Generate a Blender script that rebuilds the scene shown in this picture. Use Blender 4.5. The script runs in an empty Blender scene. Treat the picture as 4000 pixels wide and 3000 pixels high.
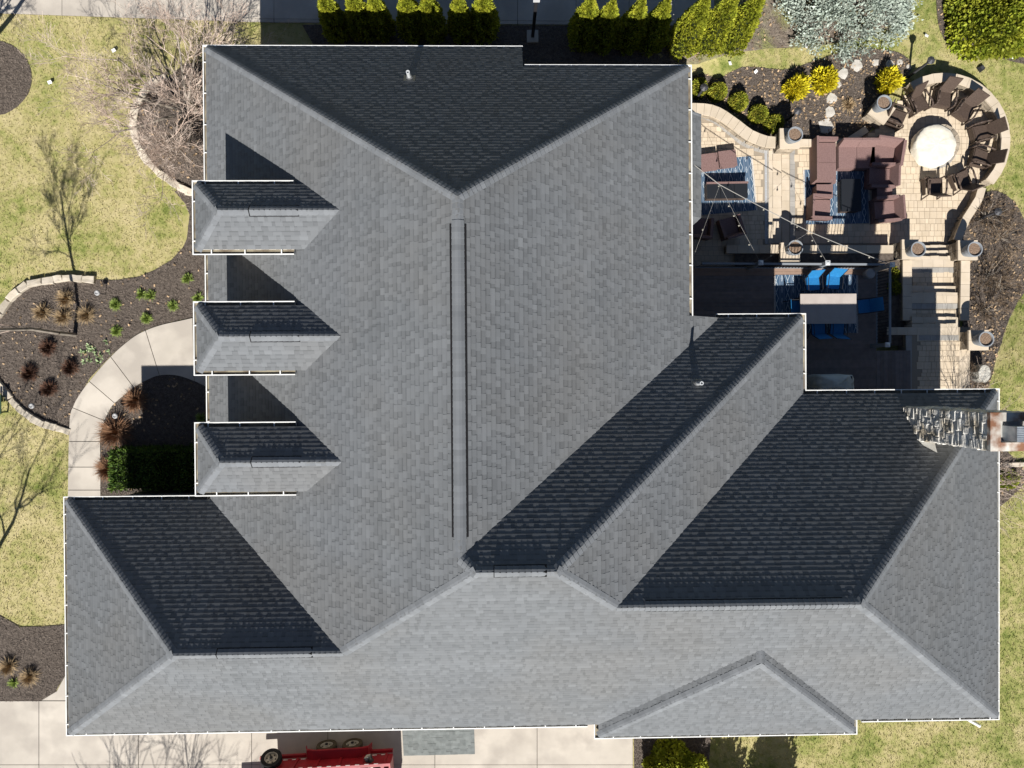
import bpy, bmesh, math, random
import numpy as np
from mathutils import Vector, Matrix
from mathutils.geometry import tessellate_polygon
random.seed(7); rng = np.random.default_rng(7)
SC = bpy.context.scene
COL = SC.collection
R_ = math.radians

# ------------------------------------------------------------------ camera, sky, sun, exposure
CAMZ = 26.4; FPX = 2776.0
RX, RY, RZ = -0.0067, -0.0209, -0.0070
SUN_AZ, SUN_EL = 6.5, 43.6
def rotm(rx, ry, rz):
    cx, sx, cy, sy, cz, sz = math.cos(rx), math.sin(rx), math.cos(ry), math.sin(ry), math.cos(rz), math.sin(rz)
    return (np.array([[cz, -sz, 0], [sz, cz, 0], [0, 0, 1]]) @ np.array([[cy, 0, sy], [0, 1, 0], [-sy, 0, cy]])
            @ np.array([[1, 0, 0], [0, cx, -sx], [0, sx, cx]]))
CR = rotm(RX, RY, RZ)
cam_d = bpy.data.cameras.new('camera'); cam_d.sensor_width = 36; cam_d.lens = 36 * FPX / 4000
cam_d.clip_end = 2000; cam_d.clip_start = 0.1
cam = bpy.data.objects.new('camera', cam_d); COL.objects.link(cam); SC.camera = cam
m4 = Matrix([list(CR[i]) + [0] for i in range(3)] + [[0, 0, 0, 1]]); m4[2][3] = CAMZ
cam.matrix_world = m4
W = bpy.data.worlds.new('World'); SC.world = W; W.use_nodes = True
wn = W.node_tree; wn.nodes.clear()
sky = wn.nodes.new('ShaderNodeTexSky'); sky.sky_type = 'NISHITA'; sky.sun_disc = False
sky.sun_elevation = R_(SUN_EL); sky.sun_rotation = R_(180 - SUN_AZ); sky.air_density = 0.65; sky.dust_density = 0.1; sky.ozone_density = 1.0
bg = wn.nodes.new('ShaderNodeBackground'); bg.inputs[1].default_value = 0.05
wo = wn.nodes.new('ShaderNodeOutputWorld')
wn.links.new(sky.outputs[0], bg.inputs[0]); wn.links.new(bg.outputs[0], wo.inputs[0])
sun_d = bpy.data.lights.new('sun', 'SUN'); sun_d.energy = 5.0; sun_d.angle = R_(0.53); sun_d.color = (1.0, 0.965, 0.915)
sun = bpy.data.objects.new('sun', sun_d); COL.objects.link(sun)
sdir = Vector((-math.sin(R_(SUN_AZ)) * math.cos(R_(SUN_EL)), -math.cos(R_(SUN_AZ)) * math.cos(R_(SUN_EL)), math.sin(R_(SUN_EL))))
sun.rotation_euler = sdir.to_track_quat('Z', 'Y').to_euler(); sun.location = (-10, -40, 60)
SC.view_settings.view_transform = 'Standard'; SC.view_settings.look = 'None'
SC.view_settings.exposure = 0.60; SC.view_settings.gamma = 1; SC.view_settings.use_curve_mapping = False
SC.cycles.max_bounces = 6; SC.cycles.diffuse_bounces = 3; SC.cycles.glossy_bounces = 2
SC.cycles.use_denoising = True

# ------------------------------------------------------------------ measuring helpers
def sstep(a, b, x):
    t = np.clip((np.asarray(x, float) - a) / (b - a), 0, 1); return t * t * (3 - 2 * t)
def terrain(x, y):
    e = sstep(4.5, 7.0, x) * sstep(-0.8, 4.5, y)
    e = e * (1 - sstep(11.5, 13.2, y) * (1 - sstep(8.0, 10.5, x)))
    return -0.7 * e
def U(px, py, z=0.0):
    """photo pixel + height above ground -> world point"""
    d = CR @ np.array([(px - 2000) / FPX, -(py - 1500) / FPX, -1.0])
    t = (z - CAMZ) / d[2]
    return np.array([d[0] * t, d[1] * t, z])
def UG(px, py, dz=0.0):
    z = 0.0
    for _ in range(5):
        p = U(px, py, z + dz); z = float(terrain(p[0], p[1]))
    return U(px, py, z + dz)
def pip(poly, pts):
    poly = np.asarray(poly, float)[:, :2]; pts = np.asarray(pts, float)
    x, y = pts[:, 0], pts[:, 1]; inside = np.zeros(len(pts), bool)
    j = len(poly) - 1
    for i in range(len(poly)):
        xi, yi = poly[i]; xj, yj = poly[j]
        c = ((yi > y) != (yj > y)) & (x < (xj - xi) * (y - yi) / (yj - yi + 1e-12) + xi)
        inside ^= c; j = i
    return inside
def edge_dist(poly, pts):
    poly = np.asarray(poly, float)[:, :2]; pts = np.asarray(pts, float)[:, :2]
    best = np.full(len(pts), 1e9)
    for i in range(len(poly)):
        a = poly[i]; b = poly[(i + 1) % len(poly)]; d = b - a
        t = np.clip(((pts - a) @ d) / (d @ d + 1e-12), 0, 1)
        best = np.minimum(best, np.linalg.norm(pts - a - t[:, None] * d, axis=1))
    return best
def clip_rect(poly, s0, s1, t0, t1):
    def cl(P, ax, val, keep_gt):
        out = []
        for i in range(len(P)):
            a, b = P[i], P[(i + 1) % len(P)]
            ia = (a[ax] >= val) if keep_gt else (a[ax] <= val)
            ib = (b[ax] >= val) if keep_gt else (b[ax] <= val)
            if ia: out.append(a)
            if ia != ib:
                k = (val - a[ax]) / (b[ax] - a[ax]); out.append((a[0] + k * (b[0] - a[0]), a[1] + k * (b[1] - a[1])))
        return out
    P = [tuple(p) for p in poly]
    for ax, val, g in ((0, s0, True), (0, s1, False), (1, t0, True), (1, t1, False)):
        P = cl(P, ax, val, g)
        if len(P) < 3: return []
    return P

# ------------------------------------------------------------------ materials
MATS = {}
def _n(nt, t, **kw):
    n = nt.nodes.new(t)
    for k, v in kw.items(): setattr(n, k, v)
    return n
def material(name, c1, c2=None, scale=4.0, rough=0.85, bump=0.0, bscale=None, shade=0.0, metal=0.0, detail=4.0,
             c3=None, scale3=0.5, spec=0.3, trans=0.0, lo=0.35, hi=0.65, bdist=0.02):
    m = bpy.data.materials.new(name); m.use_nodes = True; nt = m.node_tree; nt.nodes.clear()
    out = _n(nt, 'ShaderNodeOutputMaterial'); b = _n(nt, 'ShaderNodeBsdfPrincipled')
    b.inputs['Roughness'].default_value = rough; b.inputs['Metallic'].default_value = metal
    b.inputs['Specular IOR Level'].default_value = spec
    tc = _n(nt, 'ShaderNodeTexCoord')
    col = None
    if c2 is None:
        rgb = _n(nt, 'ShaderNodeRGB'); rgb.outputs[0].default_value = (*c1, 1); col = rgb.outputs[0]
    else:
        nz = _n(nt, 'ShaderNodeTexNoise'); nz.inputs['Scale'].default_value = scale; nz.inputs['Detail'].default_value = detail
        nt.links.new(tc.outputs['Object'], nz.inputs['Vector'])
        rp = _n(nt, 'ShaderNodeValToRGB'); rp.color_ramp.elements[0].color = (*c1, 1); rp.color_ramp.elements[1].color = (*c2, 1)
        rp.color_ramp.elements[0].position = lo; rp.color_ramp.elements[1].position = hi
        nt.links.new(nz.outputs['Fac'], rp.inputs['Fac']); col = rp.outputs['Color']
        if c3 is not None:
            n3 = _n(nt, 'ShaderNodeTexNoise'); n3.inputs['Scale'].default_value = scale3; n3.inputs['Detail'].default_value = 5.0
            nt.links.new(tc.outputs['Object'], n3.inputs['Vector'])
            r3 = _n(nt, 'ShaderNodeValToRGB'); r3.color_ramp.elements[0].position = 0.42; r3.color_ramp.elements[1].position = 0.62
            nt.links.new(n3.outputs['Fac'], r3.inputs['Fac'])
            mx = _n(nt, 'ShaderNodeMix', data_type='RGBA'); nt.links.new(r3.outputs['Color'], mx.inputs['Factor'])
            nt.links.new(col, mx.inputs['A']); mx.inputs['B'].default_value = (*c3, 1); col = mx.outputs['Result']
    if shade > 0:
        at = _n(nt, 'ShaderNodeAttribute', attribute_name='shade')
        mr = _n(nt, 'ShaderNodeMapRange'); mr.inputs['To Min'].default_value = 1 - shade; mr.inputs['To Max'].default_value = 1 + shade
        nt.links.new(at.outputs['Fac'], mr.inputs['Value'])
        vm = _n(nt, 'ShaderNodeVectorMath', operation='SCALE'); nt.links.new(col, vm.inputs[0]); nt.links.new(mr.outputs['Result'], vm.inputs['Scale'])
        col = vm.outputs[0]
    nt.links.new(col, b.inputs['Base Color'])
    if bump > 0:
        bn = _n(nt, 'ShaderNodeTexNoise'); bn.inputs['Scale'].default_value = bscale or scale * 4; bn.inputs['Detail'].default_value = 5
        nt.links.new(tc.outputs['Object'], bn.inputs['Vector'])
        bp = _n(nt, 'ShaderNodeBump'); bp.inputs['Strength'].default_value = bump; bp.inputs['Distance'].default_value = bdist
        nt.links.new(bn.outputs['Fac'], bp.inputs['Height']); nt.links.new(bp.outputs['Normal'], b.inputs['Normal'])
    if trans > 0:
        tr = _n(nt, 'ShaderNodeBsdfTranslucent'); nt.links.new(col, tr.inputs['Color'])
        ms = _n(nt, 'ShaderNodeMixShader'); ms.inputs[0].default_value = trans
        nt.links.new(b.outputs[0], ms.inputs[1]); nt.links.new(tr.outputs[0], ms.inputs[2]); nt.links.new(ms.outputs[0], out.inputs[0])
    else:
        nt.links.new(b.outputs[0], out.inputs[0])
    MATS[name] = m
    return m
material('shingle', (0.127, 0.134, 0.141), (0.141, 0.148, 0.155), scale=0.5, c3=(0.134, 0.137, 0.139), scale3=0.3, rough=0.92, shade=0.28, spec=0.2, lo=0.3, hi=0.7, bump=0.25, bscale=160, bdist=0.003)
material('cap_shingle', (0.150, 0.159, 0.169), (0.174, 0.183, 0.193), scale=2.0, rough=0.9, shade=0.13, spec=0.2)
material('roof_deck', (0.08, 0.08, 0.085), rough=0.95)
material('vent_black', (0.008, 0.008, 0.009), rough=0.9)
material('white_metal', (0.80, 0.80, 0.78), (0.70, 0.70, 0.67), scale=3, rough=0.45, spec=0.4)
material('debris', (0.30, 0.265, 0.19), (0.13, 0.10, 0.07), scale=2.5, rough=0.95)
material('house_wall', (0.36, 0.31, 0.25), (0.26, 0.22, 0.18), scale=5, rough=0.9, bump=0.4)
material('soffit', (0.6, 0.59, 0.56), rough=0.7)
material('lead', (0.16, 0.165, 0.17), rough=0.5, metal=0.2)
material('concrete', (0.44, 0.398, 0.34), (0.52, 0.472, 0.405), scale=0.8, rough=0.9, shade=0.07, bump=0.08, bscale=60, detail=10, c3=(0.40, 0.36, 0.31), scale3=1.1)
material('concrete_base', (0.10, 0.09, 0.075), rough=0.95)
material('mulch', (0.090, 0.072, 0.059), (0.155, 0.127, 0.105), scale=9, rough=0.97, bump=0.9, bscale=45, bdist=0.05, detail=8)
material('mulch_chip', (0.110, 0.088, 0.072), (0.175, 0.143, 0.118), scale=30, rough=0.95, shade=0.5)
material('leaf_litter', (0.28, 0.19, 0.11), (0.40, 0.29, 0.18), scale=14, rough=0.9, shade=0.5)
material('soil', (0.14, 0.11, 0.085), (0.24, 0.20, 0.16), scale=3.5, rough=0.97, bump=0.8, bscale=30, bdist=0.04, detail=8, c3=(0.20, 0.20, 0.08), scale3=1.1)
material('paver', (0.53, 0.435, 0.315), (0.59, 0.49, 0.365), scale=3, rough=0.88, shade=0.10, bump=0.15, bscale=70, bdist=0.004)
material('paver_grey', (0.30, 0.285, 0.26), (0.36, 0.34, 0.31), scale=3, rough=0.88, shade=0.12, bump=0.15, bscale=70, bdist=0.004)
material('paver_joint', (0.30, 0.25, 0.19), rough=0.95)
material('capstone', (0.50, 0.42, 0.315), (0.56, 0.475, 0.37), scale=2.5, rough=0.88, shade=0.08, bump=0.15, bscale=50, bdist=0.005)
material('wall_stone', (0.36, 0.30, 0.225), (0.22, 0.185, 0.14), scale=5, rough=0.92, shade=0.25, bump=0.8, bscale=18, bdist=0.03)
material('edge_stone', (0.44, 0.385, 0.30), (0.56, 0.50, 0.41), scale=4, rough=0.92, shade=0.18, bump=0.5, bscale=22, bdist=0.02)
material('flag_stone', (0.42, 0.39, 0.34), (0.54, 0.51, 0.46), scale=4, rough=0.92, shade=0.1, bump=0.5, bscale=25, bdist=0.02)
material('chimney_stone', (0.62, 0.60, 0.55), (0.72, 0.70, 0.65), scale=3, rough=0.95, shade=0.14, bump=0.5, bscale=14, bdist=0.06, c3=(0.40, 0.345, 0.26), scale3=2.0)
material('mortar', (0.40, 0.39, 0.36), rough=0.95)
material('rust_metal', (0.55, 0.53, 0.47), (0.20, 0.095, 0.052), scale=2.2, rough=0.6, lo=0.36, hi=0.56, bump=0.05)
material('galv', (0.33, 0.37, 0.40), (0.48, 0.51, 0.53), scale=7, rough=0.45, metal=0.5)
material('dark_metal', (0.022, 0.022, 0.025), rough=0.5)
material('lantern_metal', (0.05, 0.05, 0.055), rough=0.5)
material('grey_metal', (0.22, 0.24, 0.26), rough=0.5)
material('light_metal', (0.60, 0.62, 0.63), rough=0.4, metal=0.2)
material('pot', (0.215, 0.235, 0.255), (0.27, 0.29, 0.31), scale=5, rough=0.7)
material('pot_soil', (0.15, 0.10, 0.07), (0.28, 0.20, 0.14), scale=22, rough=0.97, bump=1.0, bscale=60)
material('wicker', (0.178, 0.108, 0.098), (0.225, 0.142, 0.130), scale=26, rough=0.75, shade=0.12, bump=0.7, bscale=95, bdist=0.012)
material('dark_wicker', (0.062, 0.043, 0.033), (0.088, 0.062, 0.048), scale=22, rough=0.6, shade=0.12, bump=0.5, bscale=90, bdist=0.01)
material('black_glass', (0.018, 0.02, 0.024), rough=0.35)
material('cover_cream', (0.68, 0.63, 0.52), (0.74, 0.69, 0.58), scale=4, rough=0.7, bump=0.3, bscale=7, bdist=0.05)
material('cover_grey', (0.46, 0.49, 0.47), (0.56, 0.59, 0.56), scale=3, rough=0.75, bump=0.5, bscale=6, bdist=0.06)
material('deck_board', (0.175, 0.143, 0.130), (0.215, 0.178, 0.162), scale=5, rough=0.7, shade=0.12)
material('deck_edge', (0.25, 0.165, 0.12), (0.29, 0.20, 0.15), scale=6, rough=0.7)
material('table_top', (0.40, 0.35, 0.315), (0.45, 0.40, 0.36), scale=3, rough=0.5)
material('blue_sling', (0.014, 0.14, 0.34), (0.022, 0.18, 0.40), scale=20, rough=0.55)
material('red_paint', (0.33, 0.012, 0.02), (0.24, 0.010, 0.016), scale=3, rough=0.4, spec=0.5)
material('tyre', (0.016, 0.016, 0.017), rough=0.85)
material('tan_tyre', (0.085, 0.068, 0.042), (0.05, 0.042, 0.03), scale=9, rough=0.9)
material('wheel_rim', (0.52, 0.50, 0.45), (0.40, 0.37, 0.31), scale=6, rough=0.4, metal=0.3)
material('reflector', (0.75, 0.72, 0.70), rough=0.3)
material('cargo', (0.05, 0.05, 0.05), (0.5, 0.47, 0.42), scale=3.5, rough=0.8, lo=0.45, hi=0.6)
material('bark', (0.22, 0.19, 0.155), (0.34, 0.30, 0.25), scale=6, rough=0.95, bump=0.5, bscale=30)
material('pale_twig', (0.42, 0.315, 0.255), (0.56, 0.47, 0.40), scale=1.4, rough=0.9, shade=0.3)
material('brown_twig', (0.13, 0.092, 0.062), (0.23, 0.17, 0.115), scale=3.0, rough=0.9, shade=0.4)
material('straw', (0.30, 0.21, 0.115), (0.42, 0.31, 0.18), scale=5, rough=0.9, shade=0.4)
material('rust_grass', (0.19, 0.098, 0.052), (0.31, 0.175, 0.10), scale=5, rough=0.9, shade=0.4)
material('dark_red_twig', (0.075, 0.036, 0.024), (0.15, 0.078, 0.048), scale=5, rough=0.9, shade=0.45)
material('arborvitae_leaf', (0.21, 0.245, 0.018), (0.35, 0.355, 0.028), scale=3.0, rough=0.7, shade=0.45, trans=0.18)
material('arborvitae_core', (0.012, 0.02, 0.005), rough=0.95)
material('spruce_leaf', (0.33, 0.39, 0.33), (0.45, 0.50, 0.43), scale=2.6, rough=0.8, shade=0.4, trans=0.1)
material('yellow_green_leaf', (0.19, 0.24, 0.020), (0.32, 0.33, 0.030), scale=2.4, rough=0.7, shade=0.5, trans=0.18)
material('boxwood_leaf', (0.17, 0.21, 0.018), (0.32, 0.30, 0.035), scale=7, rough=0.65, shade=0.5, trans=0.15)
material('gold_leaf', (0.52, 0.45, 0.015), (0.66, 0.57, 0.03), scale=7, rough=0.7, shade=0.35, trans=0.2)
material('yew_leaf', (0.040, 0.085, 0.012), (0.10, 0.16, 0.022), scale=5, rough=0.7, shade=0.5, trans=0.15)
material('lily_leaf', (0.20, 0.28, 0.05), (0.32, 0.40, 0.11), scale=7, rough=0.7, shade=0.4, trans=0.25)
material('sprout_leaf', (0.30, 0.40, 0.19), (0.42, 0.52, 0.29), scale=7, rough=0.7, shade=0.3, trans=0.2)
material('white_paper', (0.8, 0.8, 0.79), rough=0.8)
material('bulb_glass', (0.42, 0.40, 0.34), rough=0.2)
material('cable', (0.28, 0.27, 0.25), rough=0.7)
material('plastic_grey', (0.36, 0.36, 0.36), rough=0.6)
material('shingle_mat', (0.15, 0.165, 0.16), (0.19, 0.205, 0.20), scale=5, rough=0.95, shade=0.18)
material('bench_green', (0.03, 0.07, 0.045), rough=0.6)
material('boulder', (0.42, 0.40, 0.35), (0.55, 0.53, 0.47), scale=4, rough=0.95, bump=0.8, bscale=14, bdist=0.05)

def lawn_material():
    m = bpy.data.materials.new('lawn'); m.use_nodes = True; nt = m.node_tree; nt.nodes.clear(); L = nt.links
    out = _n(nt, 'ShaderNodeOutputMaterial'); b = _n(nt, 'ShaderNodeBsdfPrincipled'); b.inputs['Roughness'].default_value = 0.9
    b.inputs['Specular IOR Level'].default_value = 0.15
    tc = _n(nt, 'ShaderNodeTexCoord')
    def noise(s, d):
        n = _n(nt, 'ShaderNodeTexNoise'); n.inputs['Scale'].default_value = s; n.inputs['Detail'].default_value = d
        L.new(tc.outputs['Object'], n.inputs['Vector']); return n.outputs['Fac']
    def math_(op, a, c):
        n = _n(nt, 'ShaderNodeMath', operation=op)
        for i, v in enumerate((a, c)):
            if isinstance(v, (int, float)): n.inputs[i].default_value = v
            else: L.new(v, n.inputs[i])
        return n.outputs[0]
    sx = _n(nt, 'ShaderNodeSeparateXYZ'); L.new(tc.outputs['Object'], sx.inputs[0])
    east = _n(nt, 'ShaderNodeMapRange'); east.inputs['From Min'].default_value = -8; east.inputs['From Max'].default_value = 16
    east.inputs['To Min'].default_value = 0.0; east.inputs['To Max'].default_value = 0.05; L.new(sx.outputs['X'], east.inputs['Value'])
    f = math_('ADD', math_('MULTIPLY', noise(0.7, 7), 0.5), math_('ADD', math_('MULTIPLY', noise(4.0, 6), 0.36), math_('MULTIPLY', noise(38, 3), 0.14)))
    f = math_('ADD', f, east.outputs[0])
    rp = _n(nt, 'ShaderNodeValToRGB'); L.new(f, rp.inputs['Fac']); cr = rp.color_ramp
    cr.elements[0].position = 0.40; cr.elements[0].color = (0.43, 0.37, 0.195, 1)
    cr.elements[1].position = 0.68; cr.elements[1].color = (0.115, 0.150, 0.030, 1)
    for p, c in ((0.50, (0.355, 0.317, 0.140)), (0.59, (0.245, 0.252, 0.080))):
        e = cr.elements.new(p); e.color = (*c, 1)
    at = _n(nt, 'ShaderNodeAttribute', attribute_name='shade')
    mr = _n(nt, 'ShaderNodeMapRange'); mr.inputs['To Min'].default_value = 0.8; mr.inputs['To Max'].default_value = 1.35
    L.new(at.outputs['Fac'], mr.inputs['Value'])
    vm = _n(nt, 'ShaderNodeVectorMath', operation='SCALE'); L.new(rp.outputs['Color'], vm.inputs[0]); L.new(mr.outputs['Result'], vm.inputs['Scale'])
    L.new(vm.outputs[0], b.inputs['Base Color']); L.new(b.outputs[0], out.inputs[0]); MATS['lawn'] = m
lawn_material()

def rug_material():
    m = bpy.data.materials.new('rug'); m.use_nodes = True; nt = m.node_tree; nt.nodes.clear(); L = nt.links
    out = _n(nt, 'ShaderNodeOutputMaterial'); b = _n(nt, 'ShaderNodeBsdfPrincipled'); b.inputs['Roughness'].default_value = 0.95
    b.inputs['Specular IOR Level'].default_value = 0.1
    tc = _n(nt, 'ShaderNodeTexCoord'); sx = _n(nt, 'ShaderNodeSeparateXYZ'); L.new(tc.outputs['Object'], sx.inputs[0])
    def M(op, a, c=0.0, d=0.0):
        n = _n(nt, 'ShaderNodeMath', operation=op)
        for i, v in enumerate((a, c, d)):
            if isinstance(v, (int, float)): n.inputs[i].default_value = v
            else: L.new(v, n.inputs[i])
        return n.outputs[0]
    X, Y = sx.outputs['X'], sx.outputs['Y']
    def lattice(px, py, ox, oy):
        a = M('MULTIPLY', M('ABSOLUTE', M('SUBTRACT', M('FRACT', M('ADD', M('DIVIDE', X, px), ox)), 0.5)), 2.0)
        c = M('MULTIPLY', M('ABSOLUTE', M('SUBTRACT', M('FRACT', M('ADD', M('DIVIDE', Y, py), oy)), 0.5)), 2.0)
        return a, c
    a, c = lattice(0.42, 0.42, 0.0, 0.0)
    d = M('ADD', M('MULTIPLY', a, 2.6), c)
    big = M('MULTIPLY', M('LESS_THAN', M('ABSOLUTE', M('SUBTRACT', d, 0.92)), 0.10), M('LESS_THAN', a, 0.4))
    a2, c2 = lattice(0.42, 0.42, 0.5, 0.25)
    d2 = M('ADD', M('MULTIPLY', a2, 3.4), c2)
    small = M('MULTIPLY', M('LESS_THAN', M('ABSOLUTE', M('SUBTRACT', d2, 0.52)), 0.10), M('LESS_THAN', a2, 0.3))
    dot = M('LESS_THAN', d2, 0.16)
    wht = M('MINIMUM', M('ADD', M('ADD', big, small), dot), 1.0)
    stripe = M('LESS_THAN', M('ABSOLUTE', M('SUBTRACT', a, 0.62)), 0.07)
    mx0 = _n(nt, 'ShaderNodeMix', data_type='RGBA'); mx0.inputs['A'].default_value = (0.060, 0.105, 0.165, 1); mx0.inputs['B'].default_value = (0.16, 0.20, 0.26, 1)
    L.new(stripe, mx0.inputs['Factor'])
    wide = M('GREATER_THAN', a, 0.72)
    mx1 = _n(nt, 'ShaderNodeMix', data_type='RGBA'); L.new(mx0.outputs['Result'], mx1.inputs['A']); mx1.inputs['B'].default_value = (0.085, 0.130, 0.19, 1)
    L.new(wide, mx1.inputs['Factor'])
    mx = _n(nt, 'ShaderNodeMix', data_type='RGBA'); L.new(mx1.outputs['Result'], mx.inputs['A']); mx.inputs['B'].default_value = (0.50, 0.55, 0.58, 1)
    L.new(wht, mx.inputs['Factor'])
    L.new(mx.outputs['Result'], b.inputs['Base Color']); L.new(b.outputs[0], out.inputs[0]); MATS['rug'] = m
rug_material()

# ------------------------------------------------------------------ mesh helpers
def link_mesh(name, verts, faces, mat, parent=None, shades=None, smooth=False):
    me = bpy.data.meshes.new(name)
    me.from_pydata([tuple(map(float, v)) for v in verts], [], faces)
    me.materials.append(MATS[mat])
    at = me.attributes.new('shade', 'FLOAT', 'FACE')
    if shades is None: shades = np.full(len(me.polygons), 0.5, np.float32)
    at.data.foreach_set('value', np.asarray(shades, np.float32))
    if smooth: me.polygons.foreach_set('use_smooth', [True] * len(me.polygons))
    me.update()
    o = bpy.data.objects.new(name, me); COL.objects.link(o)
    if parent is not None: o.parent = parent
    return o
class MB:
    def __init__(s): s.v = []; s.f = []; s.s = []
    def poly(s, pts, shade=0.5):
        i = len(s.v); s.v.extend([tuple(map(float, p)) for p in pts]); s.f.append(tuple(range(i, i + len(pts)))); s.s.append(shade)
    def quads(s, Q, shades=None):
        """Q: (n,4,3)"""
        Q = np.asarray(Q, float); n = len(Q)
        if n == 0: return
        i = len(s.v); s.v.extend(map(tuple, Q.reshape(-1, 3).tolist()))
        idx = (np.arange(n * Q.shape[1]).reshape(n, Q.shape[1]) + i).tolist(); s.f.extend(map(tuple, idx))
        s.s.extend([0.5] * n if shades is None else list(map(float, shades)))
    def hexa(s, B, T, shade=0.5, bottom=False):
        """B,T lists of the same length (CCW seen from above): prism"""
        n = len(B); i = len(s.v); s.v.extend([tuple(map(float, p)) for p in B]); s.v.extend([tuple(map(float, p)) for p in T])
        s.f.append(tuple(range(i + n, i + 2 * n))); s.s.append(shade)
        for k in range(n):
            j = (k + 1) % n; s.f.append((i + k, i + j, i + n + j, i + n + k)); s.s.append(shade)
        if bottom: s.f.append(tuple(reversed(range(i, i + n)))); s.s.append(shade)
    def box(s, c, size, rz=0.0, shade=0.5, tilt=None, taper=1.0):
        hx, hy, hz = size[0] / 2, size[1] / 2, size[2] / 2
        cs, sn = math.cos(rz), math.sin(rz)
        def P(x, y, z):
            if tilt: # rotate about local x
                ct, st = math.cos(tilt), math.sin(tilt); y, z = y * ct - z * st, y * st + z * ct
            return (c[0] + x * cs - y * sn, c[1] + x * sn + y * cs, c[2] + z)
        B = [P(-hx, -hy, -hz), P(hx, -hy, -hz), P(hx, hy, -hz), P(-hx, hy, -hz)]
        T = [P(-hx * taper, -hy * taper, hz), P(hx * taper, -hy * taper, hz), P(hx * taper, hy * taper, hz), P(-hx * taper, hy * taper, hz)]
        s.hexa(B, T, shade, True)
    def tube(s, p0, p1, r0, r1=None, n=6, shade=0.5, caps=True):
        r1 = r0 if r1 is None else r1
        p0 = np.array(p0, float); p1 = np.array(p1, float); d = p1 - p0; L = np.linalg.norm(d)
        if L < 1e-6: return
        d /= L; a = np.array([0, 0, 1.0]) if abs(d[2]) < 0.9 else np.array([1.0, 0, 0])
        u = np.cross(d, a); u /= np.linalg.norm(u); w = np.cross(d, u); i = len(s.v)
        for p, r in ((p0, r0), (p1, r1)):
            for k in range(n):
                t = 2 * math.pi * k / n; s.v.append(tuple(p + r * (math.cos(t) * u + math.sin(t) * w)))
        for k in range(n):
            j = (k + 1) % n; s.f.append((i + k, i + n + k, i + n + j, i + j)); s.s.append(shade)
        if caps:
            s.f.append(tuple(range(i, i + n))); s.f.append(tuple(reversed(range(i + n, i + 2 * n)))); s.s += [shade, shade]
    def path(s, pts, r, n=6, shade=0.5):
        for a, b in zip(pts[:-1], pts[1:]): s.tube(a, b, r, r, n, shade)
    def lathe(s, c, prof, n=20, shade=0.5, close=True):
        i = len(s.v); m = len(prof)
        for (r, z) in prof:
            for k in range(n):
                t = 2 * math.pi * k / n; s.v.append((c[0] + r * math.cos(t), c[1] + r * math.sin(t), c[2] + z))
        for a in range(m - 1):
            for k in range(n):
                j = (k + 1) % n; s.f.append((i + a * n + k, i + a * n + j, i + (a + 1) * n + j, i + (a + 1) * n + k)); s.s.append(shade)
        if close: s.f.append(tuple(range(i + (m - 1) * n, i + m * n))); s.s.append(shade)
    def build(s, name, mat, parent=None, smooth=False):
        return link_mesh(name, s.v, s.f, mat, parent, s.s, smooth)
def tag(o, label=None, cat=None, group=None, kind=None):
    if label: o['label'] = label
    if cat: o['category'] = cat
    if group: o['group'] = group
    if kind: o['kind'] = kind
    return o
def thing(name, label, cat, loc=(0, 0, 0), rz=0.0, group=None):
    o = bpy.data.objects.new(name, None); COL.objects.link(o); o.location = tuple(map(float, loc)); o.rotation_euler = (0, 0, rz)
    o.empty_display_size = 0.2
    return tag(o, label, cat, group)
def part_empty(name, parent, loc=(0, 0, 0)):
    o = bpy.data.objects.new(name, None); COL.objects.link(o); o.parent = parent; o.location = loc; return o
def copy_tree(o, parent=None):
    c = o.copy(); COL.objects.link(c); c.parent = parent
    for ch in list(o.children): copy_tree(ch, c)
    return c
def sheet(name, poly, dz, mat, kind='structure', edge=0.6, parent=None, noise=0.0, z=None):
    """a ground-following sheet inside a polygon of world XY points"""
    bm = bmesh.new()
    vs = [bm.verts.new((float(p[0]), float(p[1]), 0)) for p in poly]
    for tri in tessellate_polygon([[Vector((float(p[0]), float(p[1]), 0)) for p in poly]]):
        try: bm.faces.new([vs[i] for i in tri])
        except ValueError: pass
    if z is None:
        for _ in range(7):
            le = [e for e in bm.edges if e.calc_length() > edge]
            if not le: break
            bmesh.ops.subdivide_edges(bm, edges=le, cuts=1); bmesh.ops.triangulate(bm, faces=bm.faces[:])
    for v in bm.verts:
        g = float(terrain(v.co.x, v.co.y)) if z is None else z
        v.co.z = g + dz + (random.uniform(-noise, noise) if noise and not v.is_boundary else 0)
    bmesh.ops.recalc_face_normals(bm, faces=bm.faces[:])
    me = bpy.data.meshes.new(name); bm.to_mesh(me); bm.free()
    if len(me.polygons) and me.polygons[0].normal.z < 0: me.flip_normals()
    me.materials.append(MATS[mat]); at = me.attributes.new('shade', 'FLOAT', 'FACE'); at.data.foreach_set('value', np.full(len(me.polygons), 0.5, np.float32))
    o = bpy.data.objects.new(name, me); COL.objects.link(o); o.parent = parent
    if kind: o['kind'] = kind
    return o
def spline(pts, n=6, closed=False):
    P = np.asarray(pts, float); out = []
    N = len(P)
    for i in range(N if closed else N - 1):
        g = lambda k: P[k % N] if closed else P[min(max(k, 0), N - 1)]
        p0, p1, p2, p3 = g(i - 1), g(i), g(i + 1), g(i + 2)
        for k in range(n):
            t = k / n
            out.append(0.5 * ((2 * p1) + (-p0 + p2) * t + (2 * p0 - 5 * p1 + 4 * p2 - p3) * t * t + (-p0 + 3 * p1 - 3 * p2 + p3) * t ** 3))
    if not closed: out.append(P[-1])
    return np.array(out)

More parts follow.
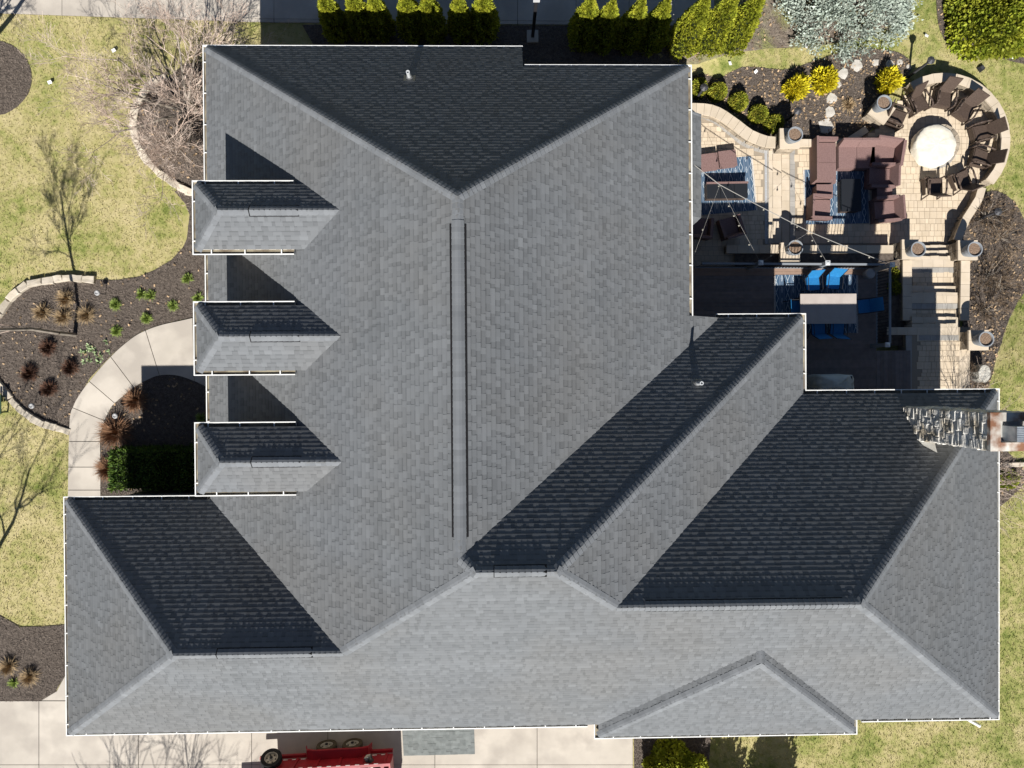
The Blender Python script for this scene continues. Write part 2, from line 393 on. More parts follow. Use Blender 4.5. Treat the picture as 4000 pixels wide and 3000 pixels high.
# ------------------------------------------------------------------ the house
EH = 4.0
Xw, Xe, Xn, Xw2, Xe2, X3 = -9.089, 5.967, 0.876, -13.521, 16.019, 9.801
Yn1, Yn2, Ys, Yw2, Y3, Y4 = 10.466, 9.494, -11.033, -3.557, 2.024, -0.406
sW, sE, sN, sS, sWW, sWN, s3, s3e, s4, s4e = 0.6888, 0.692, 0.9169, 0.9016, 0.6954, 0.9057, 0.8982, 0.6935, 0.898, 0.6868
ZE = EH + 0.885; Z3 = EH + 0.04
PL = {  # z = c + gx x + gy y
    'W': (sW, 0, EH - sW * Xw), 'E': (-sE, 0, ZE + sE * Xe), 'N': (0, -sN, EH + sN * Yn1), 'S': (0, sS, EH - sS * Ys),
    'WW': (sWW, 0, EH - sWW * Xw2), 'WN': (0, -sWN, EH + sWN * Yw2), 'N3': (0, -s3, Z3 + s3 * Y3), 'E3': (-s3e, 0, Z3 + s3e * X3),
    'N4': (0, -s4, Z3 + s4 * Y4), 'E4': (-s4e, 0, Z3 + s4e * Xe2)}
def zat(k, x, y): gx, gy, c = PL[k]; return c + gx * x + gy * y
def meet(a, b, c):
    A = np.array([[-PL[k][0], -PL[k][1], 1] for k in (a, b, c)]); return np.linalg.solve(A, np.array([PL[k][2] for k in (a, b, c)]))
def meet2(a, b, x=None, y=None):
    """point of two planes at a given x or y"""
    (ax, ay, ac), (bx, by, bc) = PL[a], PL[b]
    if x is not None: yy = -(ac - bc + (ax - bx) * x) / (ay - by); return np.array([x, yy, zat(a, x, yy)])
    xx = -(ac - bc + (ay - by) * y) / (ax - bx); return np.array([xx, y, zat(a, xx, y)])
vA = meet('N', 'W', 'E'); vB = meet('W', 'E', 'N3'); vC = meet('W', 'N3', 'S'); vD = meet('N3', 'E3', 'S')
vE = meet('E3', 'N4', 'S'); vF = meet('N4', 'E4', 'S'); vG = meet('WW', 'WN', 'S'); vH = meet('WN', 'W', 'S')
I_ = 0.135    # shingle edge lies this far inside the gutter lip
P_ = lambda k, x, y: np.array([x, y, zat(k, x, y)])
def cnr(a, b, x=None, y=None): return meet2(a, b, x, y)
nw = cnr('N', 'W', x=Xw + I_); ne = cnr('N', 'E', x=Xe - I_)
polys = {
    'W': [nw, P_('W', Xw + I_, Yw2 - 0.15), cnr('W', 'WN', x=Xw + 0.25), vH, vC, vB, vA],
    'E': [ne, vA, vB, cnr('E', 'N3', y=Y3 - I_), P_('E', Xe - I_, Y3 - I_)],
    'N': [nw, vA, ne, P_('N', Xn - 0.03, ne[1]), P_('N', Xn - 0.03, nw[1])],
    'S': [cnr('S', 'WW', x=Xw2 + I_), cnr('S', 'E4', x=Xe2 - I_), vF, vE, vD, vC, vH, vG],
    'WW': [cnr('WW', 'WN', x=Xw2 + I_), cnr('WW', 'S', x=Xw2 + I_), vG],
    'WN': [cnr('WN', 'WW', x=Xw2 + I_), vG, vH, cnr('WN', 'W', x=Xw + 0.25), P_('WN', Xw + 0.25, Yw2 - I_)],
    'N3': [cnr('N3', 'E', y=Y3 - I_), vB, vC, vD, cnr('N3', 'E3', y=Y3 - I_)],
    'E3': [cnr('E3', 'N3', x=X3 - I_), vD, vE, cnr('E3', 'N4', x=X3 - I_)],
    'N4': [cnr('N4', 'E3', y=Y4 - I_), vE, vF, cnr('N4', 'E4', y=Y4 - I_)],
    'E4': [cnr('E4', 'N4', x=Xe2 - I_), vF, cnr('E4', 'S', x=Xe2 - I_)]}
# the raised hip over the garage door
Bx0, Bx1, By = 2.988, 11.413, -11.42; BZ = 7.28; Bxm = 7.133
Bs = 0.90; Bwest = (BZ - EH) / (Bxm - Bx0); Beast = (BZ - EH) / (Bx1 - Bxm)
bA = np.array([Bxm, By + (BZ - EH) / Bs, BZ]); bB = np.array([Bxm, Ys + (BZ - EH) / sS, BZ])
PL['BS'] = (0, Bs, EH - Bs * By); PL['BW'] = (Bwest, 0, EH - Bwest * Bx0); PL['BE'] = (-Beast, 0, EH + Beast * Bx1)
polys['BS'] = [cnr('BS', 'BW', x=Bx0 + I_), cnr('BS', 'BE', x=Bx1 - I_), bA]
polys['BW'] = [cnr('BW', 'BS', x=Bx0 + I_), bA, bB, cnr('BW', 'S', x=Bx0 + I_)]
polys['BE'] = [cnr('BE', 'BS', x=Bx1 - I_), cnr('BE', 'S', x=Bx1 - I_), bB, bA]
# bay window roof on the east wall
q1, q2, q3, q4 = U(2738, 458, 2.6), U(2738, 850, 2.6), U(2700, 425, 2.6), U(2700, 888, 2.6)
BAYX = q1[0]; bz = 0.7
w1 = np.array([5.35, q1[1], 2.6 + (BAYX - 5.35) * bz]); w2 = np.array([5.35, q2[1], w1[2]])
polys['BAY'] = [q1, w1, w2, q2]
polys['BAYN'] = [q1, np.array([q3[0] - 0.35, q3[1] + 0.3, 2.6]), w1]
polys['BAYS'] = [q2, w2, np.array([q4[0] - 0.35, q4[1] - 0.3, 2.6])]
# dormers
DY = (4.53, 1.185, -2.165); DW, DR, DE, DHW = -8.405, 7.40, 6.5, 1.03
dsl = (DR - DE) / DHW
dormer_keys = []
for i, yc in enumerate(DY):
    for nm, v in (('N', (0, -dsl, DR + dsl * yc)), ('S', (0, dsl, DR - dsl * yc)), ('W', (dsl, 0, DE - dsl * DW))): PL['D%d%s' % (i, nm)] = v
    ap = np.array([DW + DHW, yc, DR]); re = np.array([Xw + (DR - EH) / sW, yc, DR])
    kn, ks, kw = 'D%dN' % i, 'D%dS' % i, 'D%dW' % i
    polys[kn] = [P_(kn, DW + I_, yc + DHW - I_), ap, re, cnr(kn, 'W', y=yc + DHW - I_)]
    polys[ks] = [P_(ks, DW + I_, yc - DHW + I_), cnr(ks, 'W', y=yc - DHW + I_), re, ap]
    polys[kw] = [P_(kw, DW + I_, yc + DHW - I_), P_(kw, DW + I_, yc - DHW + I_), ap]
    dormer_keys.append((kn, ks, kw, ap, re))

house = thing('house', 'large house with grey shingled hip roofs, three dormers, white gutters and a stone chimney', 'house')
roof = None
EXPO = 0.143
CAM = np.array([0, 0, CAMZ])
field = MB(); deck = MB(); picks = []; quadstore = {}
def frame(poly):
    P = np.array(poly); n = np.zeros(3)
    for i in range(len(P)): n += np.cross(P[i], P[(i + 1) % len(P)])
    n /= np.linalg.norm(n); n = n if n[2] > 0 else -n
    u = np.array([0, 0, 1.0]) - n[2] * n; u /= np.linalg.norm(u); e = np.cross(u, n)
    return P, n, u, e
for key, poly in polys.items():
    P, n, u, e = frame(poly)
    O = P[np.argmin(P @ u)]
    st = np.stack([(P - O) @ e, (P - O) @ u], 1)
    deck.poly([p - n * 0.004 for p in (P if np.cross(P[1] - P[0], P[2] - P[1])[2] > 0 or True else P[::-1])])
    smin, smax = st[:, 0].min() - 0.05, st[:, 0].max() + 0.05; tmax = st[:, 1].max()
    K = int(tmax / EXPO) + 1
    recs = []
    for k in range(K):
        t0 = k * EXPO; s = smin - random.random() * 0.3; hi = random.random() < 0.5
        base = random.gauss(0.5, 0.05)
        while s < smax:
            w = random.uniform(0.10, 0.24) if hi else random.uniform(0.07, 0.19)
            if random.random() < 0.08: w *= 1.8
            recs.append((s, s + w, t0, t0 + EXPO, hi, min(max((0.66 if hi else 0.48) + random.gauss(base - 0.5, 0.09), 0), 1), random.uniform(-.0012, .0012)))
            s += w; hi = not hi
            if random.random() < 0.12: hi = not hi
    A = np.array([r[:4] for r in recs]); H = np.array([r[4] for r in recs]); SH = np.array([r[5] for r in recs]); JT = np.array([r[6] for r in recs])
    hb = (np.where(H, 0.0104, 0.0080) if PL.get(key, (0, 0))[1] < -0.1 else np.where(H, 0.0150, 0.0065)) + JT; ht = 0.001
    C4 = np.stack([A[:, [0, 2]], A[:, [1, 2]], A[:, [1, 3]], A[:, [0, 3]]], 1)
    ins = pip(st, C4.reshape(-1, 2)).reshape(-1, 4)
    full = ins.all(1); anyi = ins.any(1)
    def pt(s_, t_, h_): return O + np.multiply.outer(s_, e) + np.multiply.outer(t_, u) + np.multiply.outer(h_, n)
    F_ = np.where(full)[0]
    s0, s1, t0, t1 = A[F_].T; h0 = hb[F_]; z_ = np.zeros_like(s0)
    tm = t0 + EXPO * 0.70; hm = h0 + (ht - h0) * 0.70
    top = np.stack([pt(s0, t0, h0), pt(s1, t0, h0), pt(s1, tm, hm), pt(s0, tm, hm)], 1)
    band = np.stack([pt(s0, tm, hm), pt(s1, tm, hm), pt(s1, t1, z_ + ht), pt(s0, t1, z_ + ht)], 1)  # upper strip of each tab: printed dark tone doubling as a shadow line
    if np.cross(top[0][1] - top[0][0], top[0][2] - top[0][1]) @ n < 0: flip = True
    else: flip = False
    butt = np.stack([pt(s0, t0, z_ - 0.002), pt(s1, t0, z_ - 0.002), pt(s1, t0, h0), pt(s0, t0, h0)], 1)
    sl = np.stack([pt(s0, t0, z_), pt(s0, t0, h0), pt(s0, t1, z_ + ht), pt(s0, t1, z_)], 1)
    sr = np.stack([pt(s1, t0, h0), pt(s1, t0, z_), pt(s1, t1, z_), pt(s1, t1, z_ + ht)], 1)
    if flip: top, butt, sl, sr, band = top[:, ::-1], butt[:, ::-1], sl[:, ::-1], sr[:, ::-1], band[:, ::-1]
    # the biggest ones in view become pieces of their own
    cen = top.mean(1); ar = (s1 - s0) * EXPO; dv = CAM - cen; dist = np.linalg.norm(dv, axis=1)
    vis = ar * np.abs((dv / dist[:, None]) @ n) / dist ** 2
    bd = edge_dist(st, np.stack([(s0 + s1) / 2, (t0 + t1) / 2], 1)) > 0.3
    if key == 'W': bd &= cen[:, 0] > -3.4
    if key in ('BAY',): bd &= False
    for j in range(len(F_)):
        if bd[j]: picks.append((vis[j], len(picks), top[j], butt[j], sl[j], sr[j], SH[F_[j]], key, j, band[j], H[F_[j]]))
    Hf = H[F_]
    store = dict(band=band, top=top, butt=butt, sl=sl, sr=sr, sh=SH[F_], hi=Hf)
    quadstore[key] = store
    for j in np.where(anyi & ~full)[0]:
        s0_, s1_, t0_, t1_ = A[j]
        c = clip_rect(st, s0_, s1_, t0_, t1_)
        if len(c) < 3: continue
        if len(c) == 4 or True:
            pts = [pt(np.float64(a), np.float64(b), np.float64(hb[j] + (ht - hb[j]) * (b - t0_) / EXPO)) for a, b in c]
        nn = np.cross(pts[1] - pts[0], pts[2] - pts[0])
        if nn @ n < 0: pts = pts[::-1]
        field.poly(pts, SH[j])
        lo = [a for a, b in c if abs(b - t0_) < 1e-6]
        if len(lo) >= 2:
            a0, a1 = min(lo), max(lo)
            field.poly([pt(np.float64(a0), np.float64(t0_), np.float64(-0.002)), pt(np.float64(a1), np.float64(t0_), np.float64(-0.002)),
                        pt(np.float64(a1), np.float64(t0_), np.float64(hb[j])), pt(np.float64(a0), np.float64(t0_), np.float64(hb[j]))], SH[j])
roof = deck.build('roof', 'roof_deck', house)
picks.sort(key=lambda r: -r[0]); chosen = picks[:300]; taken = {(r[7], r[8]) for r in chosen}
BAND = lambda sh, hi: np.clip(np.asarray(sh) - np.where(hi, 0.16, 0.40), 0, 1)  # strip tone: printed band plus painted shade under the next course
for _, _, tq, bq, lq, rq, sh, key, j, bd_, hi_ in chosen:
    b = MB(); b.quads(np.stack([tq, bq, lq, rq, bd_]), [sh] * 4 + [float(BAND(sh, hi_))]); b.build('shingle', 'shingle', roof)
for k0, d in quadstore.items():
    keep = np.array([(k0, j) not in taken for j in range(len(d['sh']))], bool)
    if not len(keep): continue
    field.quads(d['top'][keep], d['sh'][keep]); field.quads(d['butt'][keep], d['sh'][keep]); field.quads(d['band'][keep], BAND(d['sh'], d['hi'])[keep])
    hk = keep & d['hi']; field.quads(d['sl'][hk], d['sh'][hk]); field.quads(d['sr'][hk], d['sh'][hk])
tag(field.build('shingle_field', 'shingle', roof), kind='stuff')

# hip and ridge caps
caps = []
def cap_run(p0, p1, ka, kb, vent=None, wing=0.155, vl=0.013):
    """p0 low end, p1 high end; planes ka, kb on either side"""
    p0 = np.array(p0, float); p1 = np.array(p1, float); d = p1 - p0; L = np.linalg.norm(d); d /= L
    sides = []
    for k in (ka, kb):
        gx, gy, _ = PL[k]; n = np.array([-gx, -gy, 1.0]); n /= np.linalg.norm(n)
        w = np.cross(n, d); w /= np.linalg.norm(w)
        if w[2] > 0 or (abs(w[2]) < 1e-6): w = -w
        sides.append((n, w))
    (n1, w1), (n2, w2) = sides; up = n1 + n2; up /= np.linalg.norm(up)
    N = max(1, int(round(L / EXPO)))
    for i in range(N):
        a, b = i * L / N, (i + 1) * L / N + 0.012
        lift = 0.0
        if vent and vent[0] <= (i + 0.5) / N <= vent[1]: lift = vl
        hl, hh = 0.019 + lift, 0.006 + lift
        def sec(t, h):
            p = p0 + d * t
            return [p + w1 * wing + n1 * h, p + w1 * 0.055 + n1 * (h + 0.003), p + up * (h - 0.006), p + w2 * 0.055 + n2 * (h + 0.003), p + w2 * wing + n2 * h]
        lo, hi = sec(a, hl), sec(b, hh); sh = min(max(random.gauss(0.5, 0.22), 0), 1)
        q = [[lo[k], lo[k + 1], hi[k + 1], hi[k]] for k in range(4)]
        q += [[lo[k] - up * (hl - 0.002), lo[k + 1] - up * (hl - 0.002), lo[k + 1], lo[k]] for k in range(4)]
        q += [[lo[0] - n1 * (0.006), lo[0], hi[0], hi[0] - n1 * 0.006], [lo[4], lo[4] - n2 * 0.006, hi[4] - n2 * 0.006, hi[4]]]
        caps.append((np.linalg.norm(CAM - lo[2]), np.array(q), sh))
    if vent:
        a, b = vent[0] * L, vent[1] * L; v = MB(); pa, pb = p0 + d * a, p0 + d * b; ww = wing + (0.075 if vl > .02 else 0.03)
        for (n_, w_) in sides:
            A0, A1 = pa + w_ * ww, pb + w_ * ww
            v.poly([A0 + n_ * 0.020, A1 + n_ * 0.020, pb + up * 0.018, pa + up * 0.018]); v.poly([A0 + n_ * 0.002, A1 + n_ * 0.002, A1 + n_ * 0.020, A0 + n_ * 0.020])
        v.build('ridge_vent', 'vent_black', roof)
cap_run(nw, vA, 'N', 'W'); cap_run(ne, vA, 'N', 'E')
cap_run(vB, vA, 'W', 'E', vent=(0.055, 0.925), vl=0.026); cap_run(vB, vC, 'W', 'N3')
cap_run(vC, vD, 'N3', 'S', vent=(0.22, 0.88)); cap_run(vH, vC, 'W', 'S'); cap_run(vE, vD, 'E3', 'S')
cap_run(polys['N3'][4], vD, 'N3', 'E3'); cap_run(vE, vF, 'N4', 'S', vent=(0.12, 0.93))
cap_run(polys['E4'][0], vF, 'N4', 'E4'); cap_run(polys['E4'][2], vF, 'E4', 'S')
cap_run(vG, vH, 'WN', 'S', vent=(0.25, 0.82)); cap_run(polys['WW'][0], vG, 'WW', 'WN'); cap_run(polys['WW'][1], vG, 'WW', 'S')
cap_run(polys['BS'][0], bA, 'BS', 'BW'); cap_run(polys['BS'][1], bA, 'BS', 'BE'); cap_run(bA, bB, 'BW', 'BE')
cap_run(q1, w1, 'E', 'N', wing=0.1)
for kn, ks, kw, ap, re in dormer_keys:
    cap_run(polys[kn][0], ap, kn, kw); cap_run(polys[ks][0], ap, ks, kw); cap_run(ap, re, kn, ks, vent=(0.25, 0.66))
caps.sort(key=lambda r: r[0])
for _, q, sh in caps[:300]:
    b = MB(); b.quads(q, [sh] * len(q)); b.build('ridge_cap', 'cap_shingle', roof)
b = MB()
for _, q, sh in caps[300:]: b.quads(q, [sh] * len(q))
tag(b.build('ridge_cap_run', 'cap_shingle', roof), kind='stuff')

# gutters (polyline with the outside on its left)
hang = None
def sweep(poly, prof, closed_prof=True):
    P = np.array(poly, float); N = len(P); rows = []
    for i in range(N):
        ds = []
        if i > 0: a = P[i] - P[i - 1]; ds.append(a[:2] / np.linalg.norm(a[:2]))
        if i < N - 1: a = P[i + 1] - P[i]; ds.append(a[:2] / np.linalg.norm(a[:2]))
        nrm = [np.array([-d[1], d[0]]) for d in ds]
        m = nrm[0] if len(nrm) == 1 else (nrm[0] + nrm[1]) / (1 + nrm[0] @ nrm[1])
        rows.append([np.array([P[i][0] + m[0] * o, P[i][1] + m[1] * o, P[i][2] + z]) for o, z in prof])
    return rows
def gutter(poly, seed=0):
    global hang
    poly = [(x, y, z + 0.03) for x, y, z in poly]
    prof = [(-0.162, -0.03), (-0.162, -0.125), (-0.035, -0.125), (-0.004, -0.05), (0, 0.0), (-0.030, 0.0), (-0.032, -0.012), (-0.038, -0.075), (-0.044, -0.11), (-0.15, -0.11), (-0.155, -0.03)]
    rows = sweep(poly, prof); b = MB(); m = len(prof)
    for r0, r1 in zip(rows[:-1], rows[1:]):
        for k in range(m): b.poly([r0[k], r0[(k + 1) % m], r1[(k + 1) % m], r1[k]])
    for r, rev in ((rows[0], False), (rows[-1], True)):  # end caps
        out = [r[i] for i in (0, 1, 2, 3, 4)]; b.poly(out[::-1] if rev else out)
    g = b.build('gutter', 'white_metal', house)
    d = MB(); rows = sweep(poly, [(-0.153, -0.06), (-0.037, -0.06)])
    for r0, r1 in zip(rows[:-1], rows[1:]): d.poly([r0[0], r0[1], r1[1], r1[0]])
    d.build('leaf_debris', 'debris', g)
    f = MB(); rows = sweep(poly, [(-0.165, -0.05), (-0.165, -0.27), (-0.19, -0.27), (-0.19, -0.03)])
    for r0, r1 in zip(rows[:-1], rows[1:]):
        for k in range(3): f.poly([r0[k], r0[k + 1], r1[k + 1], r1[k]])
    f.build('fascia', 'soffit', house)
    P = np.array(poly, float)
    for a, c in zip(P[:-1], P[1:]):
        v = c - a; L = np.linalg.norm(v[:2]); t = v / L; nn = np.array([-t[1], t[0], 0]); k = max(1, int(round(L / 0.95)))
        if L < 0.6: continue
        for i in range(k):
            p = a + t * (L * (i + 0.4 + random.uniform(-.06, .06)) / k) - nn * 0.078 + np.array([0, 0, 0.004])
            if hang is None:
                hb_ = MB(); hb_.box((0, 0, 0), (0.032, 0.150, 0.008)); hang = hb_.build('hanger', 'white_metal', g)
                o = hang
            else:
                o = hang.copy(); COL.objects.link(o); o.parent = g
            o.location = p; o.rotation_euler = (0, 0, math.atan2(t[1], t[0]))
gutter([(Xn, Yn1, EH), (Xw, Yn1, EH), (Xw, Yw2 + 0.02, EH)][::-1])
gutter([(Xe, 1.88, ZE), (Xe, Yn2, ZE), (Xn + 0.02, Yn2, ZE)][::-1])
gutter([(6.93, Y3, Z3), (X3, Y3, Z3), (X3, Y4, Z3), (Xe2, Y4, Z3), (Xe2, Ys, EH), (Bx1 + 0.14, Ys, EH)])
gutter([(Bx0 - 0.2, Ys, EH), (Xw2, Ys, EH), (Xw2, Yw2, EH), (Xw - 0.0, Yw2, EH)])
gutter([(Bx1, Ys + 0.08, EH), (Bx1, By, EH), (Bx0, By, EH), (Bx0, Ys + 0.08, EH)])
for yc in DY: gutter([(-5.61, yc - DHW, DE), (DW, yc - DHW, DE), (DW, yc + DHW, DE), (-5.61, yc + DHW, DE)])

# walls and soffits
inner = [(-13.07, -10.6), (15.57, -10.6), (15.57, -.85), (9.35, -.85), (9.35, 1.58), (5.52, 1.58), (5.52, 9.05), (.43, 9.05), (.43, 10.02), (-8.65, 10.02), (-8.65, -4.0), (-13.07, -4.0)]
outer = [(Xw2 + .14, Ys + .14), (Xe2 - .14, Ys + .14), (Xe2 - .14, Y4 - .14), (X3 - .14, Y4 - .14), (X3 - .14, Y3 - .14), (Xe - .14, Y3 - .14), (Xe - .14, Yn2 - .14), (Xn - .14, Yn2 - .14),
         (Xn - .14, Yn1 - .14), (Xw + .14, Yn1 - .14), (Xw + .14, Yw2 - .14), (Xw2 + .14, Yw2 - .14)]
sf = MB()
for i in range(len(inner)):
    a, c = inner[i], inner[(i + 1) % 12]; oa, oc = outer[i], outer[(i + 1) % 12]
    zt = 4.62 if i in (5, 6) else 3.8
    w = MB(); w.poly([(a[0], a[1], -0.9), (c[0], c[1], -0.9), (c[0], c[1], zt + .05), (a[0], a[1], zt + .05)]); w.build('wall', 'house_wall', house)
    sf.poly([(a[0], a[1], zt), (c[0], c[1], zt), (oc[0], oc[1], zt), (oa[0], oa[1], zt)])
sf.build('soffit', 'soffit', house)
for i, yc in enumerate(DY):
    d = part_empty('dormer', house)
    for pts in ([(-8.05, yc + .75), (-8.05, yc - .75)], [(-8.05, yc - .75), (-4.6, yc - .75)], [(-4.6, yc + .75), (-8.05, yc + .75)]):
        w = MB(); (xa, ya), (xb, yb) = pts
        w.poly([(xa, ya, 4.3), (xb, yb, 4.3), (xb, yb, 6.72), (xa, ya, 6.72)]); w.build('wall', 'house_wall', d)
    s = MB(); s.box((-6.9, yc, 6.33), (2.75, 1.72, 0.03)); s.build('soffit', 'soffit', d)
    s = MB(); s.box((-8.07, yc, 5.45), (0.05, 0.9, 1.35)); wdw = s.build('window', 'white_metal', d)
bw = MB(); bw.hexa([U(2716, 440, -.6) * [1, 1, 0] + [0, 0, -.6], (5.5, q3[1] - .1, -.6), (5.5, q4[1] + .1, -.6), (BAYX - .3, q2[1] + .2, -.6), (BAYX - .3, q1[1] - .2, -.6)][::-1][:4],
                  [(BAYX - .3, q1[1] - .2, 2.55), (BAYX - .3, q2[1] + .2, 2.55), (5.5, q4[1] + .1, 2.55), (5.5, q3[1] - .1, 2.55)])
bw.build('bay_wall', 'house_wall', house)

# vent pipes, downspout, chimney
for px, py, key, hh in ((1600, 305, 'N', 0.42), (2722, 1497, 'N3', 0.5)):
    d = CR @ np.array([(px - 2000) / FPX, -(py - 1500) / FPX, -1.0]); gx, gy, c = PL[key]; t = (c - CAMZ) / (d[2] - gx * d[0] - gy * d[1])
    p = CAM + d * t; b = MB(); b.lathe(p - [0, 0, 0.2], [(0.055, 0), (0.055, 0.2 + hh), (0.035, 0.2 + hh), (0.035, 0.25 + hh - .15)], n=14)
    v = b.build('vent_pipe', 'light_metal', house); v['label'] = 'pale plumbing vent pipe standing on dark north slope'
    f = MB(); _, n, u, e = frame(polys[key])
    f.poly([p + e * .17 - u * .16 + n * .014, p - e * .17 - u * .16 + n * .014, p - e * .17 + u * .2 + n * .014, p + e * .17 + u * .2 + n * .014]); f.lathe(p + n * .01, [(0.11, 0.0), (0.07, 0.12)], n=14)
    f.build('flashing', 'lead', v)
b = MB(); p0, p1 = U(3782, 2812, 3.9), U(3826, 2836, 3.2)
b.tube(p0, p1, 0.045, n=10); b.tube(p1, (p1[0], p1[1], .1), 0.055, n=12); b.build('downspout', 'white_metal', house)
for c in ((Bx1 + .07, Ys - .12), (X3 + .02, Y4 + .08)):
    b = MB(); b.box((c[0], c[1], 1.9), (.09, .13, 3.8)); b.build('downspout', 'white_metal', house)

chim = part_empty('chimney', house)
CX0, CX1, CY0, CY1, CZ = 12.6, 13.72, -1.90, -0.97, 8.45
b = MB(); b.box(((CX0 + CX1) / 2, (CY0 + CY1) / 2, (CZ + 3.6) / 2), (CX1 - CX0 - .01, CY1 - CY0 - .01, CZ - 3.6)); b.build('core', 'mortar', chim)
faces_ = (((CX0, CY1), (CX0, CY0)), ((CX0, CY0), (CX1, CY0)), ((CX1, CY1), (CX0, CY1)), ((CX1, CY0), (CX1, CY1)))
for fi, (a, c) in enumerate(faces_):
    a = np.array(a); c = np.array(c); L = np.linalg.norm(c - a); t = (c - a) / L; no = np.array([t[1], -t[0]])
    z = 4.4 if fi in (0, 2) else 4.8
    while z < CZ - .05:
        h = random.uniform(0.10, 0.19); h = min(h, CZ - z); s = -0.02
        while s < L - .03:
            w = random.uniform(0.16, 0.42); w = min(w, L + .02 - s)
            if L + .02 - s - w < .1: w = L + .02 - s
            pr = random.uniform(0.010, 0.036); g = 0.004; bb = MB()
            def q(ss, zz, pp): xy = a + t * ss + no * pp; return np.array([xy[0], xy[1], zz])
            j = lambda k=.018: random.uniform(-k, k)
            ring = [q(s + g, z + g, -.05), q(s + w - g, z + g, -.05), q(s + w - g, z + h - g, -.05), q(s + g, z + h - g, -.05)]
            mid = [q(s + g, z + g, pr * .5), q(s + w - g, z + g, pr * .5), q(s + w - g, z + h - g, pr * .6), q(s + g, z + h - g, pr * .6)]
            fr = [q(s + g + .03, z + g + .025 + j(.01), pr + j()), q(s + w - g - .03, z + g + .025 + j(.01), pr + j()), q(s + w - g - .03, z + h - g - .012, pr + j()), q(s + g + .03, z + h - g - .012, pr + j())]
            sh = random.random(); i0 = 0
            bb.v = [tuple(x) for x in ring + mid + fr]
            for lv in (0, 4):
                for k in range(4):
                    kk = (k + 1) % 4; bb.f.append((lv + k, lv + kk, lv + 4 + kk, lv + 4 + k)); bb.s.append(sh)
            bb.f.append((8, 9, 10)); bb.f.append((8, 10, 11)); bb.s += [sh, sh]
            bb.build('stone', 'chimney_stone', chim); s += w
        z += h
cm = ((CX0 + CX1) / 2, (CY0 + CY1) / 2)
b = MB(); x0, x1, y0, y1 = CX0 - .03, CX1 + .03, CY0 - .03, CY1 + .03; fx0, fx1, fy0, fy1 = cm[0] - .34, cm[0] + .34, cm[1] - .27, cm[1] + .27
zt = CZ + .09
for (ax, ay), (bx_, by_), (cx_, cy_), (dx_, dy_) in (((x0, y0), (x1, y0), (fx1, fy0), (fx0, fy0)), ((x1, y0), (x1, y1), (fx1, fy1), (fx1, fy0)), ((x1, y1), (x0, y1), (fx0, fy1), (fx1, fy1)), ((x0, y1), (x0, y0), (fx0, fy0), (fx0, fy1))):
    b.poly([(ax, ay, zt), (bx_, by_, zt), (cx_, cy_, zt + .03), (dx_, dy_, zt + .03)]); b.poly([(ax, ay, CZ - .04), (bx_, by_, CZ - .04), (bx_, by_, zt), (ax, ay, zt)])
    b.poly([(dx_, dy_, zt + .03), (cx_, cy_, zt + .03), (cx_, cy_, CZ - .3), (dx_, dy_, CZ - .3)])
b.build('chimney_cap', 'rust_metal', chim)
b = MB(); b.box((cm[0], cm[1], CZ - .1), (.66, .52, .02)); b.build('flue_floor', 'vent_black', chim)
b = MB(); b.box((cm[0] + .03, cm[1] - .03, CZ + .2), (.5, .38, .62), taper=.96); b.build('flue_box', 'galv', chim)
b = MB()
for k in range(9): b.box((cm[0] + .03, cm[1] - .21 + k * .045, CZ + .515), (.5, .02, .02))
b.build('flue_louver', 'galv', chim)
b = MB(); p = [P_('N4', CX0 - .02, CY0 - .02), P_('N4', CX0 + .06, CY0 - .16), P_('N4', CX0 + .36, CY0 - .36), P_('N4', CX0 + .45, CY0 - .02)]
b.poly([x + [0, 0, .025] for x in p]); b.build('flashing', 'white_metal', chim)

# ------------------------------------------------------------------ ground, beds, drives, walks
def wpoly(px, dz=0.0): return [UG(a, b, dz)[:2] for a, b in px]
gm = MB()
gx = np.concatenate([[-320, -90, -40], np.arange(-26, 26.1, 0.5), [40, 90, 320]]); gy = np.concatenate([[-320, -90, -35], np.arange(-20, 20.1, 0.5), [35, 90, 320]])
XX, YY = np.meshgrid(gx, gy); ZZ = terrain(XX, YY) - 0.012
gv = np.stack([XX, YY, ZZ], -1).reshape(-1, 3); nx = len(gx)
gf = [(j * nx + i, j * nx + i + 1, (j + 1) * nx + i + 1, (j + 1) * nx + i) for j in range(len(gy) - 1) for i in range(nx - 1)]
ground = link_mesh('ground', gv, gf, 'lawn', None, np.full(len(gf), 0.38)); tag(ground, kind='structure')
NOGRASS = [np.array(inner)]
BEDS = []
def bed(px, name='mulch_bed', mat='mulch', dz=0.012, smooth=True, pts=None):
    P = np.array(wpoly(px)) if pts is None else np.array(pts)
    if smooth: P = spline(P, 4, True)
    P = P + rng.normal(0, 0.012, P.shape)
    o = sheet(name, P, dz, mat, noise=0.012, edge=0.35)
    NOGRASS.append(P); BEDS.append((P, mat)); return o
th = np.linspace(0, 2 * math.pi, 22, endpoint=False)
bed([(-40 + 165 * math.cos(t), 305 + 150 * math.sin(t)) for t in th])
NWB = [(830, 240), (720, 250), (655, 305), (610, 330), (570, 375), (545, 430), (537, 488), (545, 545), (567, 590), (598, 635), (640, 675), (685, 712), (740, 748), (860, 780), (900, 500)]
bed(NWB, smooth=False)
